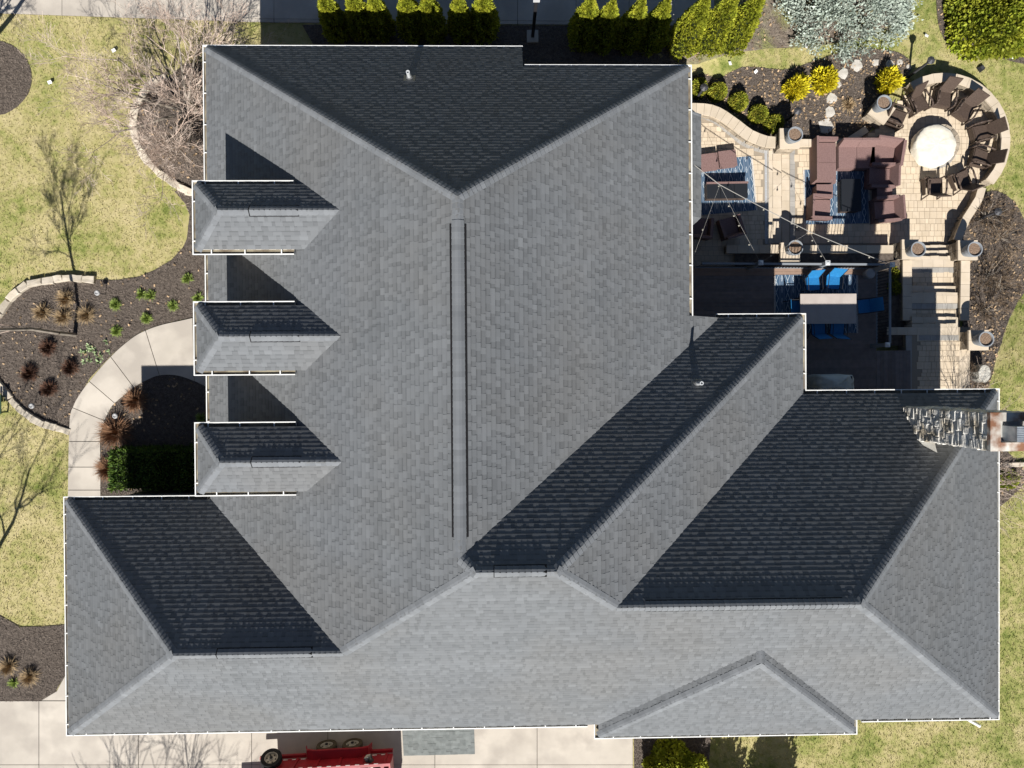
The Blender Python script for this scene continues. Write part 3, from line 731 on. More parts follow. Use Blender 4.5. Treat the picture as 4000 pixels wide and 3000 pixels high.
WB = [(683, 745), (723, 795), (741, 840), (732, 931), (714, 967), (669, 1017), (606, 1053), (542, 1080), (452, 1096), (393, 1093), (312, 1096), (258, 1096), (208, 1103), (154, 1110), (108, 1125), (68, 1155), (41, 1185), (10, 1230),
      (-40, 1300), (-50, 1400), (-20, 1480), (20, 1530), (49, 1552), (85, 1592), (134, 1625), (175, 1645), (228, 1662), (272, 1680), (285, 1590), (352, 1480), (440, 1385), (520, 1316), (575, 1284), (705, 1250), (860, 1230), (900, 1000), (880, 800), (740, 745)]
bed(WB, smooth=False)
bed([(394, 1940), (392, 1724), (409, 1643), (448, 1574), (523, 1511), (570, 1484), (627, 1464), (692, 1464), (761, 1486), (900, 1540), (900, 1940)], smooth=False)
bed([(-80, 2395), (0, 2404), (80, 2447), (179, 2447), (290, 2437), (300, 2640), (250, 2649), (219, 2702), (159, 2738), (0, 2742), (-80, 2742)], smooth=False)
bed([(1180, 96), (2600, 104), (2650, 250), (2600, 330), (1400, 420), (1210, 300), (1225, 180)], smooth=False)
bed([(2590, 104), (2800, 96), (2960, -80), (3560, -80), (3540, 40), (3400, 140), (3180, 185), (3000, 190), (2880, 205), (2720, 252), (2620, 250)], 'soil_bed', 'soil', smooth=False)
bed([(2690, 270), (2800, 305), (2900, 262), (3000, 268), (3080, 270), (3180, 240), (3300, 200), (3420, 192), (3530, 215), (3560, 270), (3520, 320), (3470, 380), (3440, 450), (3330, 570), (3130, 548), (3030, 545), (2950, 510), (2840, 430), (2690, 408)], smooth=True)
bed([(3700, -60), (4080, -60), (4080, 235), (3960, 240), (3860, 215), (3740, 200), (3680, 140), (3660, 40)])
bed([(3800, 780), (3880, 745), (3960, 790), (4020, 900), (4060, 1010), (4040, 1090), (3975, 1180), (3930, 1280), (3890, 1400), (3840, 1530), (3700, 1530), (3760, 1260), (3750, 1017), (3700, 960), (3720, 880)], smooth=True)
bed([(3640, 1520), (3850, 1520), (3890, 1700), (3960, 1790), (4010, 1860), (3960, 1930), (3860, 2000), (3640, 2000)], smooth=True)
bed([(2474, 2840), (2780, 2840), (2760, 3080), (2476, 3080)], smooth=False)
for i, o in enumerate([o for o in COL.objects if o.get('kind') == 'structure' and 'bed' in o.name]): pass

# scattered chips
def scatter(poly, n, size, z, mat_name, flat=0.5, name='mulch_chips', shade_rng=(0, 1), aspect=0.35):
    poly = np.asarray(poly)[:, :2]; lo, hi = poly.min(0), poly.max(0)
    P = rng.uniform(lo, hi, (int(n * 1.9) + 10, 2)); P = P[pip(poly, P)][:int(n)]
    P = P[(np.abs(P[:, 0]) < 21) & (np.abs(P[:, 1]) < 16)]
    P = P[~pip(np.array(inner), P)]
    m = len(P); zz = terrain(P[:, 0], P[:, 1]) + z
    a = rng.uniform(0, math.pi * 2, m); L = rng.uniform(0.5, 1.0, m) * size; w = L * aspect; tl = rng.normal(0, flat, m)
    d = np.stack([np.cos(a) * np.cos(tl), np.sin(a) * np.cos(tl), np.sin(tl)], 1); s_ = np.stack([-np.sin(a), np.cos(a), np.zeros(m)], 1)
    c = np.stack([P[:, 0], P[:, 1], zz + np.abs(np.sin(tl)) * L * .5], 1)
    Q = np.stack([c - d * L[:, None] / 2 - s_ * w[:, None] / 2, c + d * L[:, None] / 2 - s_ * w[:, None] / 2, c + d * L[:, None] / 2 + s_ * w[:, None] / 2, c - d * L[:, None] / 2 + s_ * w[:, None] / 2], 1)
    return Q, rng.uniform(*shade_rng, m)
def parea(P): x, y = np.asarray(P)[:, 0], np.asarray(P)[:, 1]; return abs(np.dot(x, np.roll(y, 1)) - np.dot(y, np.roll(x, 1))) / 2
chips = MB()
for P, mt in BEDS:
    Q, s_ = scatter(P, parea(P) * (620 if mt == 'mulch' else 250), 0.055, 0.024, 'mulch_chip'); chips.quads(Q, s_)
tag(chips.build('mulch_chips', 'mulch_chip'), 'dark brown bark chips strewn over the planting beds', 'mulch', kind='stuff')
lit = MB()
for k, dens in ((6, 14), (7, 42), (9, 30), (8, 10), (3, 9), (1, 10), (2, 7), (10, 14)):
    Q, s_ = scatter(BEDS[k][0], parea(BEDS[k][0]) * dens, 0.10, 0.04, 'leaf_litter', flat=.35, aspect=.6); lit.quads(Q, s_)
tag(lit.build('fallen_leaves', 'leaf_litter'), 'dry tan leaves lying on the planting beds', 'leaves', kind='stuff')

# concrete slabs
def slab_row(quads, parent, z=0.03, gap=0.010, mat='concrete', depth=0.06, name='slab'):
    for q in quads:
        c = np.mean(q, 0); qq = []
        for p in q:
            d = c - p; qq.append(p + d / np.linalg.norm(d) * gap * 1.4)
        bb = MB(); sh = random.random()
        T = [(p[0], p[1], z) for p in qq]; Bt = [(p[0], p[1], z - depth) for p in qq]
        area = sum(T[i][0] * T[(i + 1) % len(T)][1] - T[(i + 1) % len(T)][0] * T[i][1] for i in range(len(T)))
        if area < 0: T, Bt = T[::-1], Bt[::-1]
        bb.hexa(Bt, T, sh); bb.build(name, mat, parent)
def base_sheet(name, poly, z, mat='concrete_base'):
    o = sheet(name, poly, 0, mat, z=z); NOGRASS.append(np.array(poly)); return o
# north drive
jx = [-420, -190, 30, 244, 452, 660, 865, 1071, 1325, 1560, 1790, 2022, 2250, 2457, 2790]
ye = lambda x: 54 + (x / 1000.0) * 34 if x < 1000 else 88 + (x - 1000) / 1600 * 12
q_ = []
for a, c in zip(jx[:-1], jx[1:]):
    rows = [0, 13, 300, 620] if a > 700 else [0, 300, 620]
    for r0, r1 in zip(rows[:-1], rows[1:]):
        q_.append([U(a, ye(a) - r0)[:2], U(c, ye(c) - r0)[:2], U(c, ye(c) - r1)[:2], U(a, ye(a) - r1)[:2]])
nd = base_sheet('north_driveway', [U(jx[0], ye(jx[0]))[:2], U(1000, 88)[:2], U(jx[-1], ye(jx[-1]))[:2], U(jx[-1], -530)[:2], U(jx[0], -560)[:2]], 0.012)
slab_row(q_, nd)
# south drive
jx = [-400, -120, 154, 542, 984, 1281, 1699, 2098, 2472]; q_ = []
for a, c in zip(jx[:-1], jx[1:]):
    for r0, r1 in ((2737, 2986), (2986, 3330)): q_.append([U(a, r0)[:2], U(c, r0)[:2], U(c, r1)[:2], U(a, r1)[:2]])
sd = base_sheet('south_driveway', [U(-400, 2737)[:2], U(160, 2737)[:2], U(222, 2700)[:2], U(252, 2640)[:2], U(300, 2560)[:2], U(2472, 2560)[:2], U(2472, 3330)[:2], U(-400, 3330)[:2]], 0.012)
q_.append([U(163, 2735)[:2], U(222, 2700)[:2], U(254, 2640)[:2], U(300, 2600)[:2], U(540, 2600)[:2], U(540, 2735)[:2]])
slab_row(q_, sd)
# curved front walk
outer_w = spline([(268, 1960), (270, 1824), (272, 1724), (277, 1625), (290, 1586), (309, 1549), (352, 1490), (435, 1394), (515, 1324), (571, 1292), (633, 1270), (705, 1254), (790, 1236), (880, 1225)], 5)
inner_w = spline([(395, 1960), (395, 1824), (394, 1724), (398, 1690), (411, 1643), (428, 1605), (450, 1574), (525, 1513), (572, 1486), (625, 1466), (692, 1466), (761, 1488), (806, 1509), (900, 1545)], 5)
NP = len(outer_w)
walk_poly = [U(*p)[:2] for p in outer_w] + [U(*p)[:2] for p in inner_w[::-1]]
wk = base_sheet('front_walk', walk_poly, 0.02)
def near(curve, p): return int(np.argmin(np.linalg.norm(curve - np.array(p), axis=1)))
jo = [(268, 1960), (268, 1922), (270, 1824), (272, 1724), (288, 1594), (352, 1490), (435, 1394), (571, 1292), (757, 1243), (880, 1225)]
ji = [(395, 1960), (395, 1922), (395, 1824), (394, 1725), (410, 1643), (450, 1574), (525, 1513), (622, 1466), (761, 1488), (900, 1545)]
for k in range(len(jo) - 1):
    a0, a1 = near(outer_w, jo[k]), near(outer_w, jo[k + 1]); b0, b1 = near(inner_w, ji[k]), near(inner_w, ji[k + 1])
    O_ = [U(*p) for p in outer_w[a0:a1 + 1]]; N_ = [U(*p) for p in inner_w[b0:b1 + 1]]
    if len(O_) < 2 or len(N_) < 2: continue
    t_o = O_[-1] - O_[0]; t_o /= np.linalg.norm(t_o); t_i = N_[-1] - N_[0]; t_i /= np.linalg.norm(t_i); g = 0.012
    O_[0] = O_[0] + t_o * g; O_[-1] = O_[-1] - t_o * g; N_[0] = N_[0] + t_i * g; N_[-1] = N_[-1] - t_i * g
    ring = O_ + N_[::-1]; T = [(p[0], p[1], 0.05) for p in ring]; Bt = [(p[0], p[1], -0.02) for p in ring]
    ar = sum(T[i][0] * T[(i + 1) % len(T)][1] - T[(i + 1) % len(T)][0] * T[i][1] for i in range(len(T)))
    if ar < 0: T, Bt = T[::-1], Bt[::-1]
    bb = MB(); bb.hexa(Bt, T, random.random()); bb.build('slab', 'concrete', wk)

# stone edging
def rough_block(c, L, w, h, rz, z0, name, mat, parent, rough=0.02, shade=None):
    bb = MB(); sh = random.random() if shade is None else shade; cs, sn = math.cos(rz), math.sin(rz)
    def P(x, y, z): return (c[0] + x * cs - y * sn, c[1] + x * sn + y * cs, z)
    j = lambda: random.uniform(-rough, rough)
    base = [(-L / 2, -w / 2), (0, -w / 2), (L / 2, -w / 2), (L / 2, 0), (L / 2, w / 2), (0, w / 2), (-L / 2, w / 2), (-L / 2, 0)]
    b0 = [(x + j(), y + j()) for x, y in base]
    R0 = [P(x, y, z0) for x, y in b0]; R1 = [P(x, y, z0 + h - 0.025) for x, y in b0]; R2 = [P(x * .9, y * .86, z0 + h + j() * .5) for x, y in b0]
    i = len(bb.v); bb.v = R0 + R1 + R2 + [P(0, 0, z0 + h + j() * .5)]
    for lv in (0, 8):
        for k in range(8):
            kk = (k + 1) % 8; bb.f.append((lv + k, lv + kk, lv + 8 + kk, lv + 8 + k)); bb.s.append(sh)
    for k in range(8): bb.f.append((16 + k, 16 + (k + 1) % 8, 24)); bb.s.append(sh)
    return bb.build(name, mat, parent)
def edging(px, name, label, w=0.26, h=0.16, seg=(0.3, 0.55), mat='edge_stone'):
    pts = np.array([UG(*p) for p in spline(px, 6)]); t = thing(name, label, 'stone edging', pts[len(pts) // 2])
    o = t.location; d = np.concatenate([[0], np.cumsum(np.linalg.norm(np.diff(pts, axis=0), axis=1))]); s = 0
    while s < d[-1]:
        L = random.uniform(*seg); m = s + L / 2
        p = np.array([np.interp(m, d, pts[:, k]) for k in range(3)]); p2 = np.array([np.interp(m + .05, d, pts[:, k]) for k in range(3)])
        rz = math.atan2(p2[1] - p[1], p2[0] - p[0])
        rough_block((p[0] - o[0], p[1] - o[1]), L - .012, w * random.uniform(.85, 1.12), h * random.uniform(.85, 1.15), rz + random.uniform(-.06, .06), p[2] - .04 - o[2], 'stone', mat, t); s += L
    return t
edging([(655, 305), (601, 325), (556, 378), (531, 434), (526, 488), (533, 542), (554, 590), (583, 635), (624, 675), (665, 706), (705, 732), (745, 752)], 'stone_edging', 'curved border of pale rough stones beside the bare tree bed')
edging([(375, 1096), (312, 1090), (258, 1088), (208, 1096), (154, 1103), (108, 1116), (68, 1147), (41, 1175), (18, 1206), (-15, 1255)], 'stone_edging', 'arched border of rough stones along the lawn above the round bed', h=0.22)
edging([(-25, 1455), (0, 1500), (12, 1517), (38, 1548), (85, 1600), (134, 1635), (175, 1655), (228, 1671), (264, 1683)], 'stone_edging', 'slanting border of rough stones meeting the curved front walk')
edging([(3905, 1822), (3950, 1815), (4010, 1812)], 'stone_edging', 'short row of rough stones beside the chimney wall', w=.2)

# ------------------------------------------------------------------ terraces
ZU, ZL, ZP, Z1s, Z2s, ZD = -0.35, -0.66, 0.34, 0.05, -0.24, 0.42
def pavers(parent, poly, z, rz=0.0, row=0.205, limit=300, ws=(0.14, 0.205, 0.205, 0.275), mat='paver', holes=(), margin=0.02):
    poly = np.asarray(poly)[:, :2]; cs, sn = math.cos(rz), math.sin(rz); Rm = np.array([[cs, -sn], [sn, cs]]); loc = poly @ Rm
    lo, hi = loc.min(0), loc.max(0); recs = []
    y = lo[1]
    while y < hi[1]:
        r = random.choice((row, row, row * .68, row * 1.33)); x = lo[0] - random.random() * .2
        while x < hi[0]:
            w = random.choice(ws); recs.append((x, y, w, r)); x += w
        y += r
    A = np.array(recs); cen = (A[:, :2] + A[:, 2:] / 2) @ Rm.T
    ok = pip(poly, cen)
    ed = edge_dist(poly, cen); ok &= ed > margin
    for h in holes: ok &= ~pip(h, cen)
    A, cen = A[ok], cen[ok]; order = np.argsort(-(A[:, 2] * A[:, 3])); n = 0; rest = MB()
    for j in order:
        x, y, w, r = A[j]; g = 0.006; zz = z + random.uniform(-.003, .003)
        c4 = np.array([(x + g, y + g), (x + w - g, y + g), (x + w - g, y + r - g), (x + g, y + r - g)]) @ Rm.T
        T = [(p[0], p[1], zz) for p in c4]; Bt = [(p[0], p[1], zz - .03) for p in c4]; sh = min(max(random.gauss(.5, .25), 0), 1)
        if n < limit: bb = MB(); bb.hexa(Bt, T, sh); bb.build('paver', mat, parent); n += 1
        else: rest.hexa(Bt, T, sh)
    if rest.f: tag(rest.build('paver_field', mat, parent), kind='stuff')
def edge_row(parent, curve, w, z, seg, mat, inward, h=.04, name='paver', gap=.006):
    """a row of blocks following a world curve; inward = +1 left of travel"""
    C = np.asarray(curve)[:, :2]; d = np.concatenate([[0], np.cumsum(np.linalg.norm(np.diff(C, axis=0), axis=1))]); N = max(1, int(round(d[-1] / seg)))
    at = lambda s: np.array([np.interp(s, d, C[:, 0]), np.interp(s, d, C[:, 1])])
    def nrm(s):
        v = at(min(s + .06, d[-1])) - at(max(s - .06, 0)); v /= np.linalg.norm(v); return np.array([-v[1], v[0]]) * inward
    for k in range(N):
        a, c = d[-1] * k / N + gap / 2, d[-1] * (k + 1) / N - gap / 2
        q = [at(a), at(c), at(c) + nrm(c) * w, at(a) + nrm(a) * w]
        ar = sum(q[i][0] * q[(i + 1) % 4][1] - q[(i + 1) % 4][0] * q[i][1] for i in range(4))
        if ar < 0: q = q[::-1]
        zz = z + random.uniform(-.002, .002)
        bb = MB(); bb.hexa([(p[0], p[1], zz - h) for p in q], [(p[0], p[1], zz) for p in q], min(max(random.gauss(.5, .25), 0), 1)); bb.build(name, mat, parent)
def solid(name, poly, z0, z1, mat, parent=None, kind=None):
    P = [tuple(p[:2]) for p in poly]; ar = sum(P[i][0] * P[(i + 1) % len(P)][1] - P[(i + 1) % len(P)][0] * P[i][1] for i in range(len(P)))
    if ar < 0: P = P[::-1]
    bb = MB(); bb.hexa([(*p, z0) for p in P], [(*p, z1) for p in P]); o = bb.build(name, mat, parent)
    if kind: o['kind'] = kind
    return o
UZ = lambda px, z: [U(a, b, z)[:2] for a, b in px]
cap_in_px = [(2700, 426), (2736, 437), (2784, 453), (2817, 473), (2844, 496), (2871, 519), (2898, 541), (2934, 560), (2966, 571), (3001, 578), (3018, 578)]
up_curve = spline(UZ(cap_in_px, ZU), 5)
up_poly = list(up_curve) + UZ([(3018, 955), (3018, 1050), (2640, 1050), (2640, 426)], ZU)
up = solid('upper_patio', up_poly, -1.2, ZU - .012, 'paver_joint', kind='structure'); NOGRASS.append(np.array(up_poly))
edge_row(up, up_curve, 0.22, ZU, 0.17, 'paver_grey', -1)
inner_off = [p + np.array([0.12, -0.24]) * 0 for p in up_curve]
pavers(up, [p + np.array([-.02, -.30]) for p in up_curve] + UZ([(2985, 600), (2985, 955), (2985, 1040), (2650, 1040), (2650, 460)], ZU), ZU)
edge_row(up, UZ([(2999, 592), (2999, 960)], ZU), .16, ZU, .2, 'paver_grey', 1)
# lower patio
fc = U(3659, 562, ZL); FR = 2.28
ring = [(fc[0] + FR * math.cos(a), fc[1] + FR * math.sin(a)) for a in np.linspace(R_(-38), R_(118), 26)]
low_poly = ring + UZ([(3440, 492), (3360, 540), (3300, 575), (3120, 575), (3020, 578), (3020, 1050), (3560, 1050), (3560, 957), (3760, 957), (3760, 900)], ZL)
lo_ = solid('lower_patio', low_poly, -1.3, ZL - .012, 'paver_joint', kind='structure'); NOGRASS.append(np.array(low_poly))
fpc = U(3650, 572, ZL); pit_hole = [(fpc[0] + .72 * math.cos(a), fpc[1] + .72 * math.sin(a)) for a in th]
pavers(lo_, list(np.array(ring)) + UZ([(3440, 492), (3360, 545), (3300, 585), (3108, 585), (3108, 950), (3700, 950), (3745, 900)], ZL), ZL, holes=[np.array(pit_hole)])
edge_row(lo_, UZ([(3086, 580), (3086, 952)], ZL), .19, ZL, .2, 'paver_grey', 1)
edge_row(lo_, UZ([(3054, 576), (3054, 952)], ZL + .004), .29, ZL + .004, .42, 'capstone', 1)
# two steps between the patios
st = thing('patio_step', 'stone step joining the upper patio and the lower patio', 'step', (*U(3034, 770, ZL)[:2], ZL)); st_o = np.array(st.location)
for k, (a, c, z) in enumerate(((3003, 3018, ZU + .004), (3019, 3052, (ZU + ZL) / 2))):
    n = 8
    for i in range(n):
        y0, y1 = 580 + (952 - 580) * i / n, 580 + (952 - 580) * (i + 1) / n
        q = np.array([U(a, y1, z), U(c, y1, z), U(c, y0, z), U(a, y0, z)]) - st_o; q[0:2, 1] += .005
        q[1, 0] += random.uniform(-.012, .012); q[2, 0] += random.uniform(-.012, .012)
        bb = MB(); bb.hexa([(p[0], p[1], -.1) for p in q], [(p[0], p[1], z - ZL) for p in q], random.random()); bb.build('tread', 'capstone', st)
# trench drain
t = thing('trench_drain', 'narrow silver channel drain set along the upper patio', 'drain', (*U(2992, 770, ZU)[:2], ZU)); L_ = (955 - 592) / 103.0
b = MB(); b.box((0, 0, .003), (.09, L_, .012)); b.build('channel', 'light_metal', t)
for k in range(12):
    b = MB(); b.box((0, -L_ / 2 + (k + .5) * L_ / 12, .011), (.06, L_ / 12 - .02, .008)); b.build('grate', 'plastic_grey', t)

# walls with cap stones
def capwall(name, label, curve, w, z0, z1, inward=-1, seg=0.5, capw=None, cat='stone wall'):
    """curve = outer edge in world XY"""
    C = np.asarray(curve)[:, :2]; m = C[len(C) // 2]; t = thing(name, label, cat, (m[0], m[1], z0)); O2 = np.array([m[0], m[1]])
    edge_row(t, C - O2, w, z1 - z0, seg, 'capstone', inward, h=.07, name='cap_stone', gap=.008)
    d = np.concatenate([[0], np.cumsum(np.linalg.norm(np.diff(C, axis=0), axis=1))]); at = lambda s: np.array([np.interp(s, d, C[:, 0]), np.interp(s, d, C[:, 1])]) - O2
    nc = max(1, int(round((z1 - z0 - .07) / .15))); hh = (z1 - z0 - .07) / nc
    for c in range(nc):
        s = -random.random() * .15
        while s < d[-1] - .02:
            L = random.uniform(.22, .42); a, e_ = max(s, 0), min(s + L, d[-1]); s += L
            if e_ - a < .04: continue
            v = at(e_) - at(a); ln = np.linalg.norm(v); v /= ln; n_ = np.array([-v[1], v[0]]) * inward
            mid = (at(a) + at(e_)) / 2 + n_ * w / 2
            rough_block(mid, ln - .01, w - .05 + random.uniform(-.02, .02), hh - .008, math.atan2(v[1], v[0]), c * hh, 'stone', 'wall_stone', t, rough=.008)
    return t
zc = ZU + .38
capwall('garden_wall', 'curved stone wall with wide pale caps edging the upper patio', spline(UZ([(2690, 402), (2752, 404), (2790, 411), (2825, 426), (2855, 446), (2893, 473), (2931, 503), (2963, 519), (3001, 532), (3030, 534)], zc), 5), .42, ZU, zc, -1, .30)
zc = ZL + .5
sw = [(fc[0] + 2.52 * math.cos(a), fc[1] + 2.52 * math.sin(a)) for a in np.linspace(R_(122), R_(-42), 40)]
capwall('seat_wall', 'round stone seat wall curving behind the brown fire pit chairs', sw, .34, ZL, zc, -1, .48)
capwall('garden_wall', 'stone wall with pale caps running down from the seat wall to the stairs', spline(UZ([(3852, 735), (3835, 790), (3795, 850), (3770, 905), (3755, 945)], ZL + .42), 5), .30, ZL, ZL + .42, -1, .5)
capwall('garden_wall', 'low straight stone wall between the two planters above the wicker sofa', UZ([(3122, 543), (3260, 545), (3310, 538)], ZL + .22), .28, ZL, ZL + .22, -1, .4)
capwall('garden_wall', 'slanting low stone wall leading up to the round fire pit patio', UZ([(3312, 536), (3380, 492)], ZL + .2), .26, ZL, ZL + .2, -1, .42)
capwall('planter_wall', 'shaded stone planter wall with flat caps in front of the deck', UZ([(2838, 956), (3050, 956)], ZU + .3), .32, ZU, ZU + .3, -1, .45)
capwall('planter_wall', 'stone planter wall with flat caps below the string light cable', UZ([(3122, 958), (3300, 958), (3490, 958)], ZL + .5), .30, ZL, ZL + .5, -1, .5)
capwall('stair_wall', 'stone wall with grey caps on the deck side of the garden stairs', UZ([(3527, 1016), (3527, 1252)], .1), .34, -.5, .1, 1, .5)
capwall('stair_wall', 'stone wall with pale caps on the shrub side of the garden stairs', UZ([(3790, 1018), (3786, 1252)], .25), .34, -.5, .25, -1, .45)

# soil of the planter beds by the deck
for pts, zz in (([(2870, 985), (3490, 985), (3490, 1040), (2870, 1040)], ZU + .16), ([(3425, 1030), (3530, 1010), (3530, 1260), (3560, 1300), (3425, 1340)], -.15), ([(3460, 1290), (3545, 1290), (3545, 1350), (3460, 1350)], .12)):
    P = UZ(pts, zz); sheet('planter_soil', P, 0, 'mulch', z=zz); NOGRASS.append(np.array(P))
    Q, s_ = scatter(P, parea(P) * 160, .08, 0, 'mulch_chip'); 
# garden stairs: path, landings, flights
def landing(name, px, z, cop=None):
    P = UZ(px, z); o = solid(name, P, -1.3, z - .012, 'paver_joint', kind='structure'); NOGRASS.append(np.array(P)); return o
pth = landing('garden_path', [(3540, 1278), (3790, 1278), (3790, 1560), (3540, 1560)], ZP)
pavers(pth, UZ([(3590, 1310), (3745, 1310), (3745, 1550), (3590, 1550)], ZP), ZP)
edge_row(pth, UZ([(3747, 1365), (3747, 1550)], ZP), .40, ZP + .004, .42, 'capstone', 1); edge_row(pth, UZ([(3562, 1310), (3562, 1550)], ZP), .22, ZP + .002, .5, 'paver_grey', -1)
edge_row(pth, UZ([(3465, 1308), (3742, 1308)], ZP), .28, ZP + .012, .40, 'capstone', 1)
edge_row(pth, UZ([(3590, 1330), (3745, 1330)], ZP), .2, ZP + .005, .2, 'paver_grey', 1)
la = landing('stair_landing', [(3555, 1154), (3750, 1154), (3750, 1278), (3555, 1278)], Z1s)
edge_row(la, UZ([(3560, 1184), (3742, 1184)], Z1s), .29, Z1s + .008, .40, 'capstone', 1); edge_row(la, UZ([(3560, 1206), (3742, 1206)], Z1s), .2, Z1s, .2, 'paver_grey', 1)
pavers(la, UZ([(3560, 1207), (3742, 1207), (3742, 1240), (3560, 1240)], Z1s), Z1s, margin=0)
lb = landing('stair_landing', [(3555, 1012), (3740, 1012), (3740, 1156), (3555, 1156)], Z2s)
edge_row(lb, UZ([(3560, 1043), (3728, 1043)], Z2s), .29, Z2s + .008, .40, 'capstone', 1); edge_row(lb, UZ([(3560, 1065), (3728, 1065)], Z2s), .2, Z2s, .2, 'paver_grey', 1)
pavers(lb, UZ([(3560, 1066), (3728, 1066), (3728, 1118), (3560, 1118)], Z2s), Z2s, margin=0)
def flight(label, levels, x0, x1, cat='steps'):
    """levels: (py_back, py_front, z)"""
    m = U((x0 + x1) / 2, levels[0][0], levels[-1][2]); t = thing('stone_steps', label, cat, (m[0], m[1], levels[-1][2] - .15)); O_ = np.array(t.location)
    for (ya, yb, z) in levels:
        n = 4
        for k in range(n):
            xa, xb = x0 + (x1 - x0) * k / n, x0 + (x1 - x0) * (k + 1) / n
            q = np.array([U(xa, ya, z), U(xb, ya, z), U(xb, yb, z), U(xa, yb, z)]) - O_; q[0, 0] += .004; q[3, 0] += .004
            q[2, 1] += random.uniform(-.02, .015); q[3, 1] += random.uniform(-.02, .015)
            bb = MB(); bb.hexa([(p[0], p[1], -.35) for p in q], [(p[0], p[1], q[0][2]) for p in q], random.random()); bb.build('tread', 'capstone', t)
    return t
flight('pale stone steps nearest the house at the top of the stairs', [(1278, 1264, ZP + .006), (1264, 1238, (ZP + Z1s) / 2)], 3562, 3742)
flight('pale stone steps in the middle of the garden stairs', [(1156, 1141, Z1s + .006), (1141, 1117, (Z1s + Z2s) / 2)], 3562, 3740)
flight('pale stone steps between two potted pillars beside the fire pit patio', [(1014, 1000, Z2s + .006), (1000, 978, Z2s - .13), (978, 957, Z2s - .26)], 3600, 3735)

# lawn grass
N = 420000
P = np.stack([rng.uniform(-20.5, 21, N), rng.uniform(-15.6, 15.6, N)], 1)
ok = np.ones(N, bool)
for poly in NOGRASS:
    poly = np.asarray(poly)[:, :2]; lo, hi = poly.min(0), poly.max(0); bb_ = ((P >= lo) & (P <= hi)).all(1) & ok
    idx = np.where(bb_)[0]; ok[idx[pip(poly, P[idx])]] = False
# nothing of the lawn shows below the roof
hid = (P[:, 0] > -11.5) & (P[:, 0] < 13.4) & (P[:, 1] > -9.4) & (P[:, 1] < 8.5); ok &= ~(hid & (P[:, 0] < 5.4)) 
P = P[ok]; n = len(P)
zz = terrain(P[:, 0], P[:, 1]) - .012; a = rng.uniform(0, 2 * math.pi, n); L = rng.uniform(.035, .11, n); ln = rng.uniform(.2, 1.3, n)
d = np.stack([np.cos(a) * np.sin(ln), np.sin(a) * np.sin(ln), np.cos(ln)], 1); s_ = np.stack([-np.sin(a), np.cos(a), np.zeros(n)], 1) * rng.uniform(.006, .017, n)[:, None]
c = np.stack([P[:, 0], P[:, 1], zz], 1); T3 = np.stack([c - s_, c + s_, c + d * L[:, None]], 1)
gb = MB(); gb.quads(T3, rng.uniform(0.05, 1, n)); tag(gb.build('lawn_grass', 'lawn'), 'patchy straw and green grass of the lawn', 'grass', kind='stuff')

# ------------------------------------------------------------------ pillars and pots
def pillar(label, px, z0, z1, size=0.74, rz=0.0):
    p = U(px[0], px[1], z1); t = thing('stone_pillar', label, 'pillar', (p[0], p[1], z0), rz, 'stone pillars carrying planters')
    nc = max(2, int(round((z1 - z0 - .09) / .16))); hh = (z1 - z0 - .09) / nc; s = size - .08
    for c in range(nc):
        o = c % 2; L1, w1 = s * (.62 if o else .4), s / 2
        for (cx, cy, lx, ly) in ((-s / 2 + L1 / 2, -s / 4, L1, w1), (L1 / 2, -s / 4, s - L1, w1), (-L1 / 2, s / 4, s - L1, w1), (s / 2 - L1 / 2, s / 4, L1, w1)):
            rough_block((cx, cy), lx - .008, ly - .008, hh - .008, 0, c * hh, 'stone', 'wall_stone', t, rough=.012)
    for k in range(2):
        b = MB(); b.box((0, (-.25 + .5 * k) * size, z1 - z0 - .045), (size, size / 2 - .006, .09), shade=random.random()); b.build('cap_stone', 'capstone', t)
    return t
pot_proto = None
def pot(label, px, z):
    global pot_proto
    p = U(px[0], px[1], z + .48)
    if pot_proto is None:
        t = thing('flower_pot', label, 'pot', (p[0], p[1], z), 0, 'round grey planters on the pillars')
        b = MB(); b.lathe((0, 0, 0), [(.17, 0), (.19, .02), (.255, .32), (.265, .48), (.28, .49), (.28, .53), (.243, .53), (.232, .46)], n=28, close=False); b.build('body', 'pot', t, smooth=False)
        b = MB(); b.lathe((0, 0, .45), [(.24, 0), (.12, .015)], n=20); b.build('soil', 'pot_soil', t)
        b = MB()
        for k in range(26):
            a = random.uniform(0, 6.28); r = random.uniform(0, .18); q = (r * math.cos(a), r * math.sin(a), .43)
            b.tube(q, (q[0] + random.uniform(-.06, .06), q[1] + random.uniform(-.06, .06), .45 + random.uniform(0, .06)), .004, .002, 3)
        b.build('dead_stem', 'straw', t); pot_proto = t
    else:
        t = copy_tree(pot_proto); t.location = (p[0], p[1], z); t['label'] = label
        t.rotation_euler = (0, 0, random.uniform(0, 6))
    return t
PIL = [((3085, 540), ZU - .3, ZU + .60, 0.0, 'stone pillar beside the curved wall at the top of the patio step', (3105, 526), 'round grey planter on the pillar beside the curved wall'),
       ((3446, 432), ZL, ZL + .62, R_(-36), 'stone pillar where the round seat wall begins', (3452, 402), 'round grey planter at the end of the round seat wall'),
       ((3088, 986), ZL, ZL + .82, 0.0, 'shaded stone pillar in the middle of the planter wall', (3106, 968), 'shaded grey planter on the planter wall below the string lights'),
       ((3562, 974), ZL, ZL + .95, 0.0, 'stone pillar left of the steps next to the fire pit patio', (3585, 974), 'round grey planter left of the steps next to the fire pit patio'),
       ((3781, 977), ZL, ZL + .95, 0.0, 'stone pillar right of the steps next to the bare shrubs', (3806, 974), 'round grey planter right of the steps next to the bare shrubs'),
       ((3823, 1329), -.05, ZP + .55, 0.0, 'lone stone pillar beside the path near the boulder', (3850, 1325), 'round grey planter on the lone pillar beside the path')]
